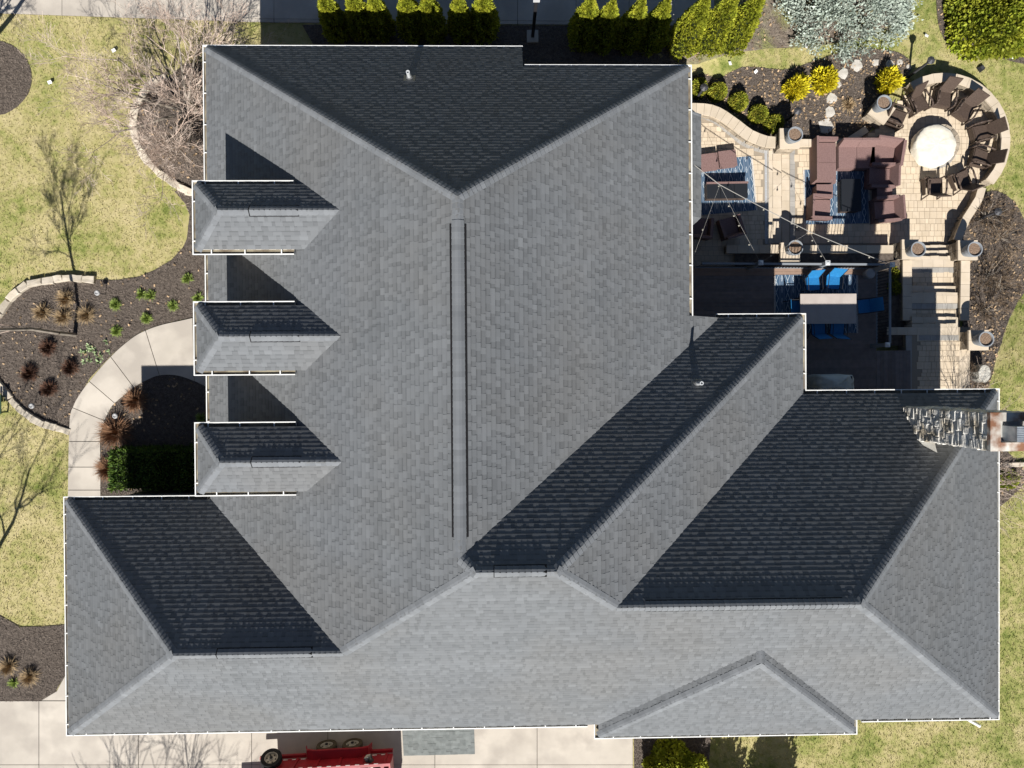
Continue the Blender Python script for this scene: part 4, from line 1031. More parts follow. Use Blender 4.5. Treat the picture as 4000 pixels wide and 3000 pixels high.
for pp, z0, z1, rz, l1, qq, l2 in PIL:
    pillar(l1, pp, z0, z1, rz=rz); pot(l2, qq, z1)

# ------------------------------------------------------------------ deck
dk = thing('deck', 'dark brown board deck in the shade of the house', 'deck', (*U(3060, 1280, 0)[:2], 0)); dko = np.array(dk.location)
dx0, dx1 = 5.45, U(3422, 1200, ZD)[0]; dyN, dyS = U(3000, 1046, ZD)[1], -0.9
y = dyN; k = 0
while y > dyS:
    b = MB(); x1_ = dx1 if y > U(3400, 1365, ZD)[1] else dx1; b.box(((dx0 + x1_) / 2 - dko[0], y - .07 - dko[1], ZD - .015), (x1_ - dx0, .137, .03), shade=random.random()); b.build('board', 'deck_edge' if k < 2 else 'deck_board', dk); y -= .142; k += 1
x = dx1 + .008; ya = U(3400, 1370, ZD)[1]
while x < U(3545, 1400, ZD)[0]:
    b = MB(); b.box((x + .07 - dko[0], (ya + dyS) / 2 - dko[1], ZD - .017), (.137, ya - dyS, .03), shade=random.random()); b.build('board', 'deck_board', dk); x += .142
b = MB(); b.box(((dx0 + dx1) / 2 - dko[0], (dyN + dyS) / 2 - dko[1], (ZD - .04 - 1.0) / 2 + .0), (dx1 - dx0 - .02, dyN - dyS - .02, ZD - .04 + 1.0)); b.build('skirt', 'deck_board', dk)

def railing(name, label, a, c, z, posts, h=0.98):
    a = np.array(a); c = np.array(c); L = np.linalg.norm(c - a); t = (c - a) / L; rz = math.atan2(t[1], t[0]); m = (a + c) / 2
    o = thing(name, label, 'railing', (m[0], m[1], z), rz)
    b = MB(); b.box((0, 0, h), (L, .07, .05)); b.build('top_rail', 'grey_metal', o)
    b = MB(); b.box((0, 0, .1), (L, .04, .04)); b.build('bottom_rail', 'grey_metal', o)
    n = int(L / .115)
    bal = None
    for k in range(n):
        x = -L / 2 + (k + .5) * L / n
        if bal is None:
            b = MB(); b.box((0, 0, .54), (.018, .018, .86)); bal = b.build('baluster', 'dark_metal', o)
        else:
            q = bal.copy(); COL.objects.link(q); q.parent = o; bal_ = q; q.location = (x, 0, 0); continue
        bal.location = (x, 0, 0)
    return o
rN = (U(2712, 1046, ZD)[:2], U(3400, 1050, ZD)[:2])
railing('deck_railing', 'dark metal railing along the garden edge of the deck', *rN, ZD, [])
railing('deck_railing', 'dark metal railing along the stair side of the deck', U(3419, 1062, ZD)[:2], U(3419, 1345, ZD)[:2], ZD, [])
def post(label, base, z0, h, s=.13):
    p = U(*base, z0); t = thing('railing_post', label, 'post', p, 0, 'grey deck posts')
    b = MB(); b.box((0, 0, h / 2), (s, s, h)); b.build('shaft', 'grey_metal', t); b = MB(); b.box((0, 0, h + .02), (s + .04, s + .04, .04)); b.box((0, 0, h + .055), (s, s, .03), taper=.4); b.build('cap', 'light_metal', t); return p + np.array([0, 0, h])
tp1 = post('grey deck post nearest the house wall', (2922, 1048), ZD, 1.25); tp2 = post('grey deck post behind the blue chairs', (3168, 1050), ZD, 1.3); tp3 = post('tall grey deck post at the garden corner', (3396, 1060), ZD, 1.5)
post('short grey deck post where the deck steps begin', (3405, 1352), ZD, 1.05)

def rug(label, px, z, rz, lx, ly):
    p = U(*px, z); t = thing('outdoor_rug', label, 'rug', (p[0], p[1], z), rz, 'blue patterned outdoor rugs')
    b = MB(); n = 14
    for i in range(n):
        for j in range(n):
            x0, x1, y0, y1 = [(-.5 + v / n) for v in (i, i + 1, j, j + 1)]
            f = lambda u, v: (u * lx, v * ly, .012 + .006 * math.sin(u * 9 + v * 4))
            b.poly([f(x0, y0), f(x1, y0), f(x1, y1), f(x0, y1)])
    b.build('pile', 'rug', t)
    b = MB()
    for s in (-1, 1):
        for k in range(int(ly / .035)):
            y = -ly / 2 + k * .035; b.box((s * (lx / 2 + .03), y, .012), (.06, .012, .008), rz=random.uniform(-.3, .3))
    b.build('fringe', 'white_paper', t); return t
rug('blue diamond rug under the shaded wicker sofa beside the house', (2835, 725), ZU, R_(5), 2.1, 2.05)
rug('blue diamond rug under the dark coffee table on the lower patio', (3268, 768), ZL, R_(1), 2.45, 2.1)
rug('blue diamond rug under the dining table on the deck', (3187, 1187), ZD, 0, 3.0, 2.15)

# ------------------------------------------------------------------ wicker seating
def wicker_seat(name, label, cat, px, z, rz, w, d, hb=.80, ha=.58, hs=.38, arms=(1, 1), mat='wicker', seats=1, group=None, back=True, corner=0):
    """faces local -y; back on +y"""
    p = U(px[0], px[1], z + hs); t = thing(name, label, cat, (p[0], p[1], z), rz, group)
    b = MB(); b.box((0, 0, .16), (w - .02, d - .02, .26), taper=1.02, shade=.4); b.build('base', mat, t)
    aw = .11
    x0, x1 = -w / 2 + (aw if arms[0] else 0), w / 2 - (aw if arms[1] else 0)
    for k in range(seats):
        sw_ = (x1 - x0) / seats; b = MB(); b.box((x0 + (k + .5) * sw_, -.05, hs - .03), (sw_ - .012, d - .14, .09), shade=random.uniform(.4, .7)); b.build('seat', mat, t)
    if back:
        for k in range(seats):
            sw_ = w / seats; xc = -w / 2 + (k + .5) * sw_; b = MB(); bt = .09
            y0, y1, lean = d / 2 - .17, d / 2 - .02, .12
            B = [(xc - sw_ / 2 + .004, y0, .28), (xc + sw_ / 2 - .004, y0, .28), (xc + sw_ / 2 - .004, y1, .05), (xc - sw_ / 2 + .004, y1, .05)]
            T = [(x, yy + lean * (1 if i < 2 else .8), hb) for i, (x, yy, _) in enumerate([(xc - sw_ / 2 + .004, y0 + .05, 0), (xc + sw_ / 2 - .004, y0 + .05, 0), (xc + sw_ / 2 - .004, y1, 0), (xc - sw_ / 2 + .004, y1, 0)])]
            b.hexa(B, T, random.uniform(.4, .6), True); b.build('backrest', mat, t)
    for s, on in ((-1, arms[0]), (1, arms[1])):
        if not on: continue
        b = MB(); xi, xo = s * (w / 2 - aw), s * w / 2
        xa, xb = min(xi, xo), max(xi, xo); hA = ha if on == 1 else hb
        B = [(xa, -d / 2, .05), (xb, -d / 2, .05), (xb, d / 2, .05), (xa, d / 2, .05)]; fl = .05 * s
        T = [(xa + fl, -d / 2 + .02, hA), (xb + fl, -d / 2 + .02, hA), (xb + fl, d / 2, hA + .06), (xa + fl, d / 2, hA + .06)]
        b.hexa(B, T, .5, True); b.build('arm', mat, t)
    return t
def low_table(name, label, px, z, rz, w, d, h, mat, top=None, group=None):
    p = U(px[0], px[1], z + h); t = thing(name, label, 'table', (p[0], p[1], z), rz, group)
    b = MB(); b.box((0, 0, h / 2 - .02), (w - .05, d - .05, h - .04), taper=1.0); b.build('base', mat, t)
    b = MB(); b.box((0, 0, h - .02), (w, d, .045)); b.build('table_top', top or mat, t); return t
# upper patio
for k, (px, lb) in enumerate((((2770, 632), 'brown wicker ottoman touching the house side of the upper rug'), ((2842, 620), 'brown wicker ottoman at the corner of the upper rug'))):
    p = U(*px, ZU + .3); t = thing('ottoman', lb, 'ottoman', (p[0], p[1], ZU), R_(7), 'wicker ottomans on the upper patio')
    b = MB(); b.box((0, 0, .17), (.64, .58, .26)); b.build('base', 'wicker', t); b = MB(); b.box((0, 0, .31), (.66, .60, .05)); b.build('seat', 'wicker', t)
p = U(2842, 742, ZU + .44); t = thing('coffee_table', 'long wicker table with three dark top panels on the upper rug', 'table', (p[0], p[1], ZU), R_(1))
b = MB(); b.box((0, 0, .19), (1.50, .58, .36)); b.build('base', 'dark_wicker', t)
for k in range(3): b = MB(); b.box((-.51 + k * .51, -.03, .405), (.495, .54, .05)); b.build('top_panel', 'black_glass', t)  # black tops also carry, as colour, the shade lying over this table
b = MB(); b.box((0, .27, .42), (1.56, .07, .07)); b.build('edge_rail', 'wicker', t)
wicker_seat('wicker_armchair', 'shaded wicker armchair half hidden under the house gutter', 'armchair', (2738, 890), ZU, R_(174), .72, .76, group='shaded wicker chairs')
wicker_seat('wicker_armchair', 'shaded wicker armchair standing alone by the planter wall', 'armchair', (2853, 888), ZU, R_(196), .72, .76, group='shaded wicker chairs')
# lower patio
wicker_seat('wicker_loveseat', 'two seat wicker sofa section on the left of the coffee table', 'sofa', (3222, 630), ZL, R_(90), 1.62, .88, hb=.86, seats=2, arms=(0, 1))
wicker_seat('wicker_loveseat', 'two seat wicker sofa section at the top of the lower rug', 'sofa', (3346, 610), ZL, 0, 1.40, .95, hb=.80, seats=2, arms=(0, 0))
wicker_seat('wicker_corner_seat', 'wicker corner seat with two backs beside the fire pit', 'sofa', (3452, 606), ZL, R_(-8), .98, .95, hb=.84, arms=(0, 2))
wicker_seat('wicker_armchair', 'wicker armchair below the corner seat right of the coffee table', 'armchair', (3440, 690), ZL, R_(-92), .84, .92, hb=.80, group='wicker armchairs on the lower patio')
wicker_seat('wicker_armchair', 'wicker armchair at the lower right corner of the lower rug', 'armchair', (3460, 820), ZL, R_(-86), .88, .90, hb=.80, group='wicker armchairs on the lower patio')
wicker_seat('wicker_armchair', 'wicker armchair striped by railing shadows at the lower left of the rug', 'armchair', (3204, 812), ZL, R_(88), .84, .80, hb=.82, group='wicker armchairs on the lower patio')
low_table('side_table', 'small square wicker side table between sofa and striped armchair', (3222, 744), ZL, 0, .62, .46, .46, 'wicker', group='wicker side tables')
low_table('side_table', 'small square wicker side table between the two right armchairs', (3456, 755), ZL, R_(2), .58, .46, .44, 'wicker', group='wicker side tables')
low_table('coffee_table', 'long dark coffee table in the middle of the lower rug', (3326, 762), ZL, R_(1), .74, 1.22, .42, 'dark_wicker', 'black_glass')

# fire pit
t = thing('fire_pit', 'round stone fire pit ring under a pale cover', 'fire pit', (fpc[0], fpc[1], ZL))
for k in range(26):
    a = k / 26 * 2 * math.pi; a2 = (k + 1) / 26 * 2 * math.pi - .02; r0, r1 = .60, .88; b = MB()
    q = [(r0 * math.cos(a), r0 * math.sin(a)), (r1 * math.cos(a), r1 * math.sin(a)), (r1 * math.cos(a2), r1 * math.sin(a2)), (r0 * math.cos(a2), r0 * math.sin(a2))]
    b.hexa([(*p, -.02) for p in q], [(*p, .02) for p in q], random.random()); b.build('ring_block', 'paver_grey', t)
for c in range(3):
    for k in range(14):
        a = (k + .5 * (c % 2)) / 14 * 2 * math.pi; a2 = a + 2 * math.pi / 14 - .03; b = MB(); r0, r1 = .45, .70
        q = [(r0 * math.cos(a), r0 * math.sin(a)), (r1 * math.cos(a), r1 * math.sin(a)), (r1 * math.cos(a2), r1 * math.sin(a2)), (r0 * math.cos(a2), r0 * math.sin(a2))]
        b.hexa([(*p, .03 + c * .15) for p in q], [(*p, .17 + c * .15) for p in q], random.random()); b.build('wall_block', 'wall_stone', t)
cv = U(3656, 566, ZL + .5); t = thing('fire_pit_cover', 'round cream fabric cover stretched over the fire pit', 'cover', (cv[0], cv[1], ZL))
b = MB(); n = 48; prof = [(.79, .18), (.785, .34), (.775, .50), (.73, .535), (.55, .55), (.3, .555), (.08, .56)]
vv = []; 
for (r, z) in prof:
    for k in range(n):
        a = 2 * math.pi * k / n; wr = 1 + (.018 * math.sin(a * 9 + z * 14) + .012 * math.sin(a * 23 + 1.3)) * (1 if r > .6 else .4); zz = z + (.018 * math.sin(a * 5 + 1) * (r < .76) * r + .01 * math.sin(a * 11 + r * 9) * (r < .76))
        vv.append((r * wr * math.cos(a), r * wr * math.sin(a), zz))
ff = [(a * n + k, a * n + (k + 1) % n, (a + 1) * n + (k + 1) % n, (a + 1) * n + k) for a in range(len(prof) - 1) for k in range(n)] + [tuple(range((len(prof) - 1) * n, len(prof) * n))]
link_mesh('fabric', vv, ff, 'cover_cream', t, smooth=True)

# fire pit chairs
def patio_chair():
    t = thing('patio_chair', 'x', 'chair', group='brown woven chairs around the fire pit')   # faces local -y
    b = MB(); W2 = .27
    b.hexa([(-W2, -.30, .36), (W2, -.30, .36), (W2 - .03, .24, .30), (-W2 + .03, .24, .30)], [(-W2, -.30, .40), (W2, -.30, .40), (W2 - .03, .24, .34), (-W2 + .03, .24, .34)], .5, True); b.build('seat', 'dark_wicker', t)
    b = MB(); b.hexa([(-W2 + .03, .22, .33), (W2 - .03, .22, .33), (W2 - .03, .27, .31), (-W2 + .03, .27, .31)], [(-W2 + .01, .50, .98), (W2 - .01, .50, .98), (W2 - .01, .54, .97), (-W2 + .01, .54, .97)], .6, True); b.build('backrest', 'dark_wicker', t)
    b = MB(); b.hexa([(-W2, -.31, .08), (W2, -.31, .08), (W2, -.28, .08), (-W2, -.28, .08)], [(-W2, -.33, .37), (W2, -.33, .37), (W2, -.30, .37), (-W2, -.30, .37)], .4, True); b.build('front_panel', 'dark_wicker', t)
    for s in (-1, 1):
        b = MB(); x = s * (W2 + .055)
        pts = [(x, -.33, 0), (x, -.34, .50), (x, -.29, .60), (x, -.18, .635), (x, .12, .60), (x * .97, .34, .56)]
        for p0_, p1_ in zip(pts[:-1], pts[1:]): b.tube(p0_, p1_, .033, n=8)
        b.build('arm', 'dark_wicker', t, smooth=True)
        b = MB(); b.tube((x * .92, .30, .58), (x * .95, .40, 0), .026, n=7); b.build('leg', 'dark_wicker', t)
        b = MB(); b.hexa([(x - .012, -.33, .10), (x + .012, -.33, .10), (x + .012, .28, .14), (x - .012, .28, .14)], [(x - .012, -.33, .34), (x + .012, -.33, .34), (x + .012, .28, .32), (x - .012, .28, .32)], .35, True); b.build('side_panel', 'dark_wicker', t)
    return t
proto = patio_chair()
CH = [(3503, 455, None, 'brown woven chair next to the round planter on the seat wall'), (3590, 400, None, 'second brown woven chair from the round planter'), (3690, 380, None, 'brown woven chair straight above the cream fire pit cover'),
      (3775, 427, None, 'brown woven chair up and right of the cream cover'), (3838, 515, None, 'brown woven chair straight right of the cream cover'), (3836, 612, None, 'brown woven chair right and below the cream cover'),
      (3762, 702, R_(203), 'brown woven chair where the seat wall ends'), (3652, 728, R_(182), 'brown woven chair straight below the cream cover')]
for k, (px, py, rz, lb) in enumerate(CH):
    o = proto if k == 0 else copy_tree(proto); p = U(px, py, ZL + .4); o.location = (p[0], p[1], ZL)
    if rz is None:
        d = fpc[:2] - p[:2]; rz = math.atan2(d[1], d[0]) + math.pi / 2 + random.uniform(-.12, .12)
    o.rotation_euler = (0, 0, rz); o['label'] = lb

# dining set on the deck
p = U(3236, 1206, ZD + .75); t = thing('dining_table', 'long pale dining table half in shade on the deck', 'table', (p[0], p[1], ZD))
b = MB(); b.box((0, 0, .735), (2.03, 1.07, .035)); b.build('table_top', 'table_top', t)
b = MB(); b.box((0, 0, .69), (1.85, .9, .05)); b.build('apron', 'dark_metal', t)
for sx_ in (-1, 1):
    for sy_ in (-1, 1): b = MB(); b.box((sx_ * .9, sy_ * .42, .335), (.06, .06, .67)); b.build('leg', 'dark_metal', t)
def sling_chair():
    t = thing('sling_chair', 'x', 'chair', group='blue sling chairs at the dining table')      # faces -y
    b = MB(); b.hexa([(-.24, -.24, .40), (.24, -.24, .40), (.24, .20, .37), (-.24, .20, .37)], [(-.24, -.24, .415), (.24, -.24, .415), (.24, .20, .385), (-.24, .20, .385)], .5, True); b.build('seat', 'blue_sling', t)
    b = MB(); b.hexa([(-.24, .20, .375), (.24, .20, .375), (.24, .215, .37), (-.24, .215, .37)], [(-.24, .40, .93), (.24, .40, .93), (.24, .415, .93), (-.24, .415, .93)], .5, True); b.build('backrest', 'blue_sling', t)
    for s in (-1, 1):
        x = s * .26
        b = MB(); b.path([(x, .42, .95), (x, .21, .38), (x, -.25, .41)], .014); b.build('side_rail', 'dark_metal', t)
        b = MB(); b.path([(x, -.22, 0), (x, -.24, .62), (x, .26, .64)], .014); b.build('arm', 'dark_metal', t)
        b = MB(); b.tube((x, .05, .40), (x, .34, 0), .014); b.build('leg', 'dark_metal', t)
    return t
proto = sling_chair()
SCH = [((3176, 1108), 4, 'bright blue sling chair left of its twin at the sunlit side of the table'), ((3255, 1102), -6, 'bright blue sling chair right of its twin at the sunlit side of the table'),
       ((3378, 1196), -84, 'shaded blue sling chair at the stair end of the table'), ((3112, 1200), 92, 'blue sling chair tucked in at the house end of the table'),
       ((3198, 1282), 184, 'shaded blue sling chair behind the table nearest the white gutter'), ((3272, 1282), 176, 'shaded blue sling chair behind the table nearest the deck steps')]
for k, (px, rz, lb) in enumerate(SCH):
    o = proto if k == 0 else copy_tree(proto); p = U(*px, ZD + .42); o.location = (p[0], p[1], ZD); o.rotation_euler = (0, 0, R_(rz)); o['label'] = lb

# covered grill
p = U(3262, 1500, ZD + .9); t = thing('covered_grill', 'grill under a grey fabric cover against the house', 'grill', (p[0], p[1], ZD)); n = 40; vv = []
prof = [(1.0, .02), (.97, .45), (.98, .85), (.93, 1.0), (.75, 1.12), (.35, 1.2), (.05, 1.21)]
for (r, z) in prof:
    for k in range(n):
        a = 2 * math.pi * k / n; q = 1 / max(abs(math.cos(a)), abs(math.sin(a))) ** .75; wr = 1 + .03 * math.sin(a * 7 + z * 5)
        vv.append((.72 * r * q * math.cos(a) * wr, .36 * r * q * math.sin(a) * wr, z - (.12 if math.cos(a) > .6 and z > .9 else 0)))
ff = [(a * n + k, a * n + (k + 1) % n, (a + 1) * n + (k + 1) % n, (a + 1) * n + k) for a in range(len(prof) - 1) for k in range(n)] + [tuple(range((len(prof) - 1) * n, len(prof) * n))]
link_mesh('fabric_cover', vv, ff, 'cover_grey', t, smooth=True)
b = MB(); b.box((0, 0, .5), (1.2, .55, .9)); b.build('body', 'dark_metal', t)
p = U(3402, 1068, ZD + .4); t = thing('lidded_pot', 'small grey pot with pale lid at the deck corner', 'pot', (p[0], p[1], ZD))
b = MB(); b.lathe((0, 0, 0), [(.12, 0), (.17, .2), (.17, .36)], n=18); b.build('body', 'grey_metal', t); b = MB(); b.lathe((0, 0, .36), [(.18, 0), (.16, .05), (.05, .08)], n=18); b.build('lid', 'plastic_grey', t)

# string lights
def cable(label, pts, r=.012, bulbs=0, sag=.0):
    P = np.array(pts); o = P[0]; t = thing('string_light', label, 'string light', o, 0, 'string lights over the patio'); b = MB(); pl = []
    for a, c in zip(P[:-1], P[1:]):
        for k in range(9):
            f = k / 8; q = a + (c - a) * f - o; q[2] -= sag * 4 * f * (1 - f); pl.append(q)
    b.path(pl, r, 5); b.build('cable', 'cable', t)
    idx = np.linspace(2, len(pl) - 3, bulbs).astype(int) if bulbs else []
    for i in idx:
        g = MB(); c = pl[i]; g.tube(c, (c[0], c[1], c[2] - .07), .012, n=6); bo = g.build('socket', 'dark_metal', t)
        g = MB(); g.lathe((c[0], c[1], c[2] - .16), [(.005, 0), (.028, .02), (.032, .05), (.018, .09)], n=8); g.build('bulb', 'bulb_glass', bo)
def to_wall(a, b, x=5.53): a = np.array(a); b = np.array(b); return a + (b - a) * (x - a[0]) / (b[0] - a[0])
mid1 = U(2812, 722, 2.45); mid2 = U(3163, 905, 2.0); h0 = to_wall(mid1, U(2735, 660, 2.75))
cable('thick main string light cable running from the house to the corner post', [h0, mid1, mid2, tp3], .013, 7, .04)
cable('string light strand from the main cable back to the house wall', [mid1, to_wall(mid1, U(2733, 940, 2.3))], .004, 4, .05)
cable('string light strand from the main cable to the post nearest the house', [mid1, tp1], .004, 4, .05)
cable('string light strand from the main cable to the middle deck post', [mid2, tp2], .004, 2, .04)
cable('string light strand passing above the shaded planter to the house side post', [mid2, tp1], .004, 2, .04)

# ------------------------------------------------------------------ garden lanterns, path lights, odds and ends
def lantern(label, base, top):
    p = UG(*base); 
    r0 = math.hypot(base[0] - 1942, base[1] - 1481); r1 = math.hypot(top[0] - 1942, top[1] - 1481); h = max(1.0, min(1.7, (CAMZ - p[2]) * (1 - r0 / r1)))
    t = thing('garden_lantern', label, 'lantern', p, 0, 'dark garden lantern posts')
    b = MB(); b.lathe((0, 0, 0), [(.065, 0), (.05, .05), (.045, h - .2), (.06, h - .18)], n=10); b.build('post', 'lantern_metal', t)
    b = MB(); b.lathe((0, 0, h - .18), [(.05, 0), (.09, .03), (.12, .14), (.15, .16), (.03, .23)], n=8); b.build('lamp_head', 'lantern_metal', t)
    b = MB()
    for k in range(5):
        a = k / 5 * 6.283; b.tube((.07 * math.cos(a), .07 * math.sin(a), h - .03), (.13 * math.cos(a), .13 * math.sin(a), h + .03), .012, n=5)
    b.build('crown', 'lantern_metal', t)
lantern('dark lantern post above the round fire pit seat wall', (3549, 300), (3637, 230)); lantern('dark lantern post beside the yellow bush and round planter', (3075, 470), (3117, 430)); lantern('dark lantern post between the first two clipped bushes', (2719, 386), (2753, 341))
lantern('dark lantern post among the bare shrubs', (3830, 850), (3895, 812))
def path_light(label, head):
    p = UG(*head, .55); t = thing('path_light', label, 'path light', (p[0], p[1], 0), 0, 'small path lights')
    b = MB(); b.tube((.05, 0, 0), (.05, 0, .5), .012, n=6); b.build('stake', 'dark_metal', t)
    b = MB(); b.lathe((.0, 0, .46), [(.09, 0), (.10, .015), (.085, .05), (.06, .06), (.055, .045), (.02, .03)], n=18); b.build('shade', 'plastic_grey', t)
path_light('small path light near the arched stone border', (375, 1143)); path_light('small path light above the slanting stone border', (118, 1586)); path_light('small path light between the walk and the rusty grasses', (445, 1625))
for k, (px, lb) in enumerate((((3612, 145), 'white marker tag on the lawn between the two big shrubs'), ((3145, 187), 'white marker tag below the pale blue shrub'), ((2848, 253), 'white marker tag beside the lit arborvitae'), ((2948, 285), 'white marker tag near the yellow bushes'), ((3945, 228), 'white marker tag under the big yellow green shrub'),
                              ((203, 327), 'white marker tag on the lawn beside the round dark bed'), ((451, 203), 'white marker tag on the lawn left of the bare tree'))):
    p = UG(*px); t = thing('marker_tag', lb, 'tag', p, random.random() * 3, 'white lawn markers')
    b = MB(); b.tube((0, 0, 0), (0, 0, .12), .006, n=5); b.build('stake', 'white_paper', t); b = MB(); b.box((0, 0, .13), (.14, .11, .012), tilt=.3); b.build('plate', 'white_paper', t)
p = UG(3830, 268); t = thing('ground_light', 'dark square metal ground light on the lawn', 'ground light', p, R_(35)); b = MB(); b.box((0, 0, .05), (.24, .24, .12), taper=.7); b.build('housing', 'dark_metal', t); b = MB(); b.box((0, 0, .115), (.12, .12, .02)); b.build('lens', 'lantern_metal', t)
# post on concrete base by the north drive
p = UG(2080, 146); t = thing('steel_post', 'dark steel post on a square concrete base by the drive', 'post', p)
b = MB(); b.box((0, 0, .05), (.42, .44, .12)); b.build('base', 'concrete', t); b = MB(); b.box((0, 0, 1.35), (.11, .11, 2.6)); b.build('shaft', 'dark_metal', t)
b = MB(); b.box((0, .05, 2.72), (.22, .3, .18)); b.build('bracket', 'light_metal', t)
for s in (-1, 1): b = MB(); b.tube((s * .1, .1, 2.6), (s * .1, .5, 2.75), .02); b.build('arm', 'light_metal', t)
# shingle mat
P = [U(1577, 2952, .035), U(1855, 2945, .035), U(1852, 2845, .035), U(1571, 2850, .035)]; m = np.mean(P, 0); t = thing('shingle_mat', 'grey sheet of roofing shingles lying on the south drive', 'mat', m)
for r in range(9):
    f0, f1 = r / 9, (r + 1) / 9; x = 0
    while x < 1:
        w = min(random.uniform(.05, .11), 1 - x); g = lambda u, v: (np.array(P[0]) * (1 - u) + np.array(P[1]) * u) * (1 - v) + (np.array(P[3]) * (1 - u) + np.array(P[2]) * u) * v - m
        hz = random.choice((.006, .012)); q = [g(x, f0), g(x + w, f0), g(x + w, f1), g(x, f1)]; b = MB()
        b.hexa([(a[0], a[1], 0) for a in q], [(a[0], a[1], hz) for a in q], min(max(random.gauss(.5, .22), 0), 1)); b.build('shingle', 'shingle_mat', t); x += w
p = U(-22, 1580, .42); t = thing('garden_bench', 'dark green slatted bench at the left edge below the stone border', 'bench', (p[0], p[1], 0))
for k in range(5): b = MB(); b.box((-.16 + k * .09, 0, .42), (.075, .68, .03)); b.build('slat', 'bench_green', t)
for sx_ in (-.15, .18):
    for sy_ in (-.28, .28): b = MB(); b.box((sx_, sy_, .2), (.05, .05, .4)); b.build('leg', 'bench_green', t)
# stepping stones and boulder
def irregular(name, label, cat, px, r, h, mat, group=None, sq=1.0, dz=0):
    p = UG(*px); t = MB(); n = 9; a0 = random.random() * 6; R0 = [r * random.uniform(.78, 1.15) for _ in range(n)]
    B = [(R0[k] * math.cos(a0 + k / n * 6.283) * sq, R0[k] * math.sin(a0 + k / n * 6.283), -.03) for k in range(n)]; T = [(x * .93, y * .93, h + random.uniform(-.01, .01)) for x, y, _ in B]
    i = 0; t.v = B + [(x, y, h * .7) for x, y, _ in B] + T + [(0, 0, h + .01)]
    for lv in (0, n):
        for k in range(n): kk = (k + 1) % n; t.f.append((lv + k, lv + kk, lv + n + kk, lv + n + k)); t.s.append(.5)
    for k in range(n): t.f.append((2 * n + k, 2 * n + (k + 1) % n, 3 * n)); t.s.append(.5)
    o = t.build(name, mat); o.location = p + np.array([0, 0, dz]); tag(o, label, cat, group)
SS = [(3225, 492, .30, 'largest pale stepping stone at the edge of the sofa shadow'), (3241, 440, .22, 'pale stepping stone next above the largest one'), (3246, 386, .21, 'pale stepping stone in the middle of the curved trail'), (3268, 327, .17, 'pale stepping stone touching the middle yellow bush'), (3292, 288, .21, 'pale stepping stone right of the middle yellow bush'), (3346, 258, .25, 'wide pale stepping stone at the top of the curved trail'),
      (3418, 246, .15, 'pale stepping stone left of the rightmost yellow bush shadow'), (3474, 250, .17, 'pale stepping stone above the rightmost yellow bush'), (3514, 244, .13, 'small pale stepping stone right of the rightmost yellow bush'), (3548, 262, .12, 'last narrow stepping stone by the lantern post')]
for x, y, r, lb in SS: irregular('stepping_stone', lb, 'stone', (x, y), r, .05, 'flag_stone', 'pale stepping stones')
irregular('boulder', 'pale grey boulder between the garden path and the lawn', 'boulder', (3812, 1458), .36, .42, 'boulder', sq=.7, dz=.1)

# ------------------------------------------------------------------ trailer
p = U(1330, 2990, .5); tr = thing('utility_trailer', 'red tandem axle dump trailer loaded with debris on the drive', 'trailer', (-6.05, -14.62, 0.03), R_(2.2))
def tb(name, mat, c, s, **k): b = MB(); b.box(c, s, **k); return b.build(name, mat, tr)
tb('floor', 'red_paint', (0, 0, .62), (4.4, 1.95, .12)); tb('side_panel', 'red_paint', (0, .99, .98), (4.4, .05, .66)); tb('side_panel', 'red_paint', (0, -.99, .98), (4.4, .05, .66))
tb('front_panel', 'red_paint', (-2.2, 0, .98), (.05, 1.98, .66)); tb('tailgate', 'red_paint', (2.2, 0, 1.0), (.06, 1.98, .7))
for s in (-1, 1): tb('top_rail', 'red_paint', (0, s * 1.0, 1.34), (4.46, .10, .08))
for k in range(6): tb('stake', 'red_paint', (-2.0 + k * .8, 1.035, .98), (.08, .05, .66))
for k in range(13): tb('reflector', 'reflector', (-1.95 + k * .32, 1.03, .72), (.16, .012, .035))
for k in range(12): tb('reflector', 'reflector', (-1.9 + k * .33, 1.054, 1.36), (.15, .012, .035))
tb('frame_rail', 'red_paint', (-.2, 1.05, .50), (4.8, .10, .12)); tb('hitch', 'red_paint', (-2.9, 0, .5), (1.3, .16, .12))
b = MB()
fp = [(-.95, .45), (-.85, .72), (-.6, .80), (1.1, .80), (1.35, .72), (1.45, .45)]
for (xa, za), (xb, zb) in zip(fp[:-1], fp[1:]): b.poly([(xa, 1.02, za), (xb, 1.02, zb), (xb, 1.34, zb), (xa, 1.34, za)]); b.poly([(xa, 1.34, za), (xb, 1.34, zb), (xb, 1.34, zb - .1), (xa, 1.34, za - .1)])
fnd = b.build('fender', 'red_paint', tr)
def wheel(c, axis, R0=.37, wd=.24, tm='tyre'):
    w = part_empty('wheel', tr, c); w.rotation_euler = axis
    b = MB(); b.lathe((0, 0, -wd / 2), [(R0 * .62, 0), (R0 * .95, .0), (R0, .04), (R0, wd - .04), (R0 * .95, wd), (R0 * .62, wd)], n=28, close=False); b.build('tyre', tm, w)
    b = MB(); b.lathe((0, 0, -wd / 2), [(R0 * .63, .01), (R0 * .63, wd - .02), (R0 * .56, wd - .03), (R0 * .5, wd - .09), (R0 * .22, wd - .06), (R0 * .2, wd - .01), (R0 * .08, wd)], n=20); b.build('rim', 'wheel_rim', w)
    b = MB(); b.lathe((0, 0, wd / 2 - .02), [(.06, 0), (.05, .06)], n=10); b.build('hub', 'dark_metal', w)
    for k in range(6): 
        a = k / 6 * 6.283; b = MB(); b.lathe((.15 * math.cos(a), .15 * math.sin(a), wd / 2 - .075), [(.028, 0), (.026, .012)], n=8); b.build('rim_slot', 'dark_metal', w)
for xw in (-.22, .72): wheel((xw, 1.22, .37), (R_(-90), 0, 0), tm='tan_tyre')
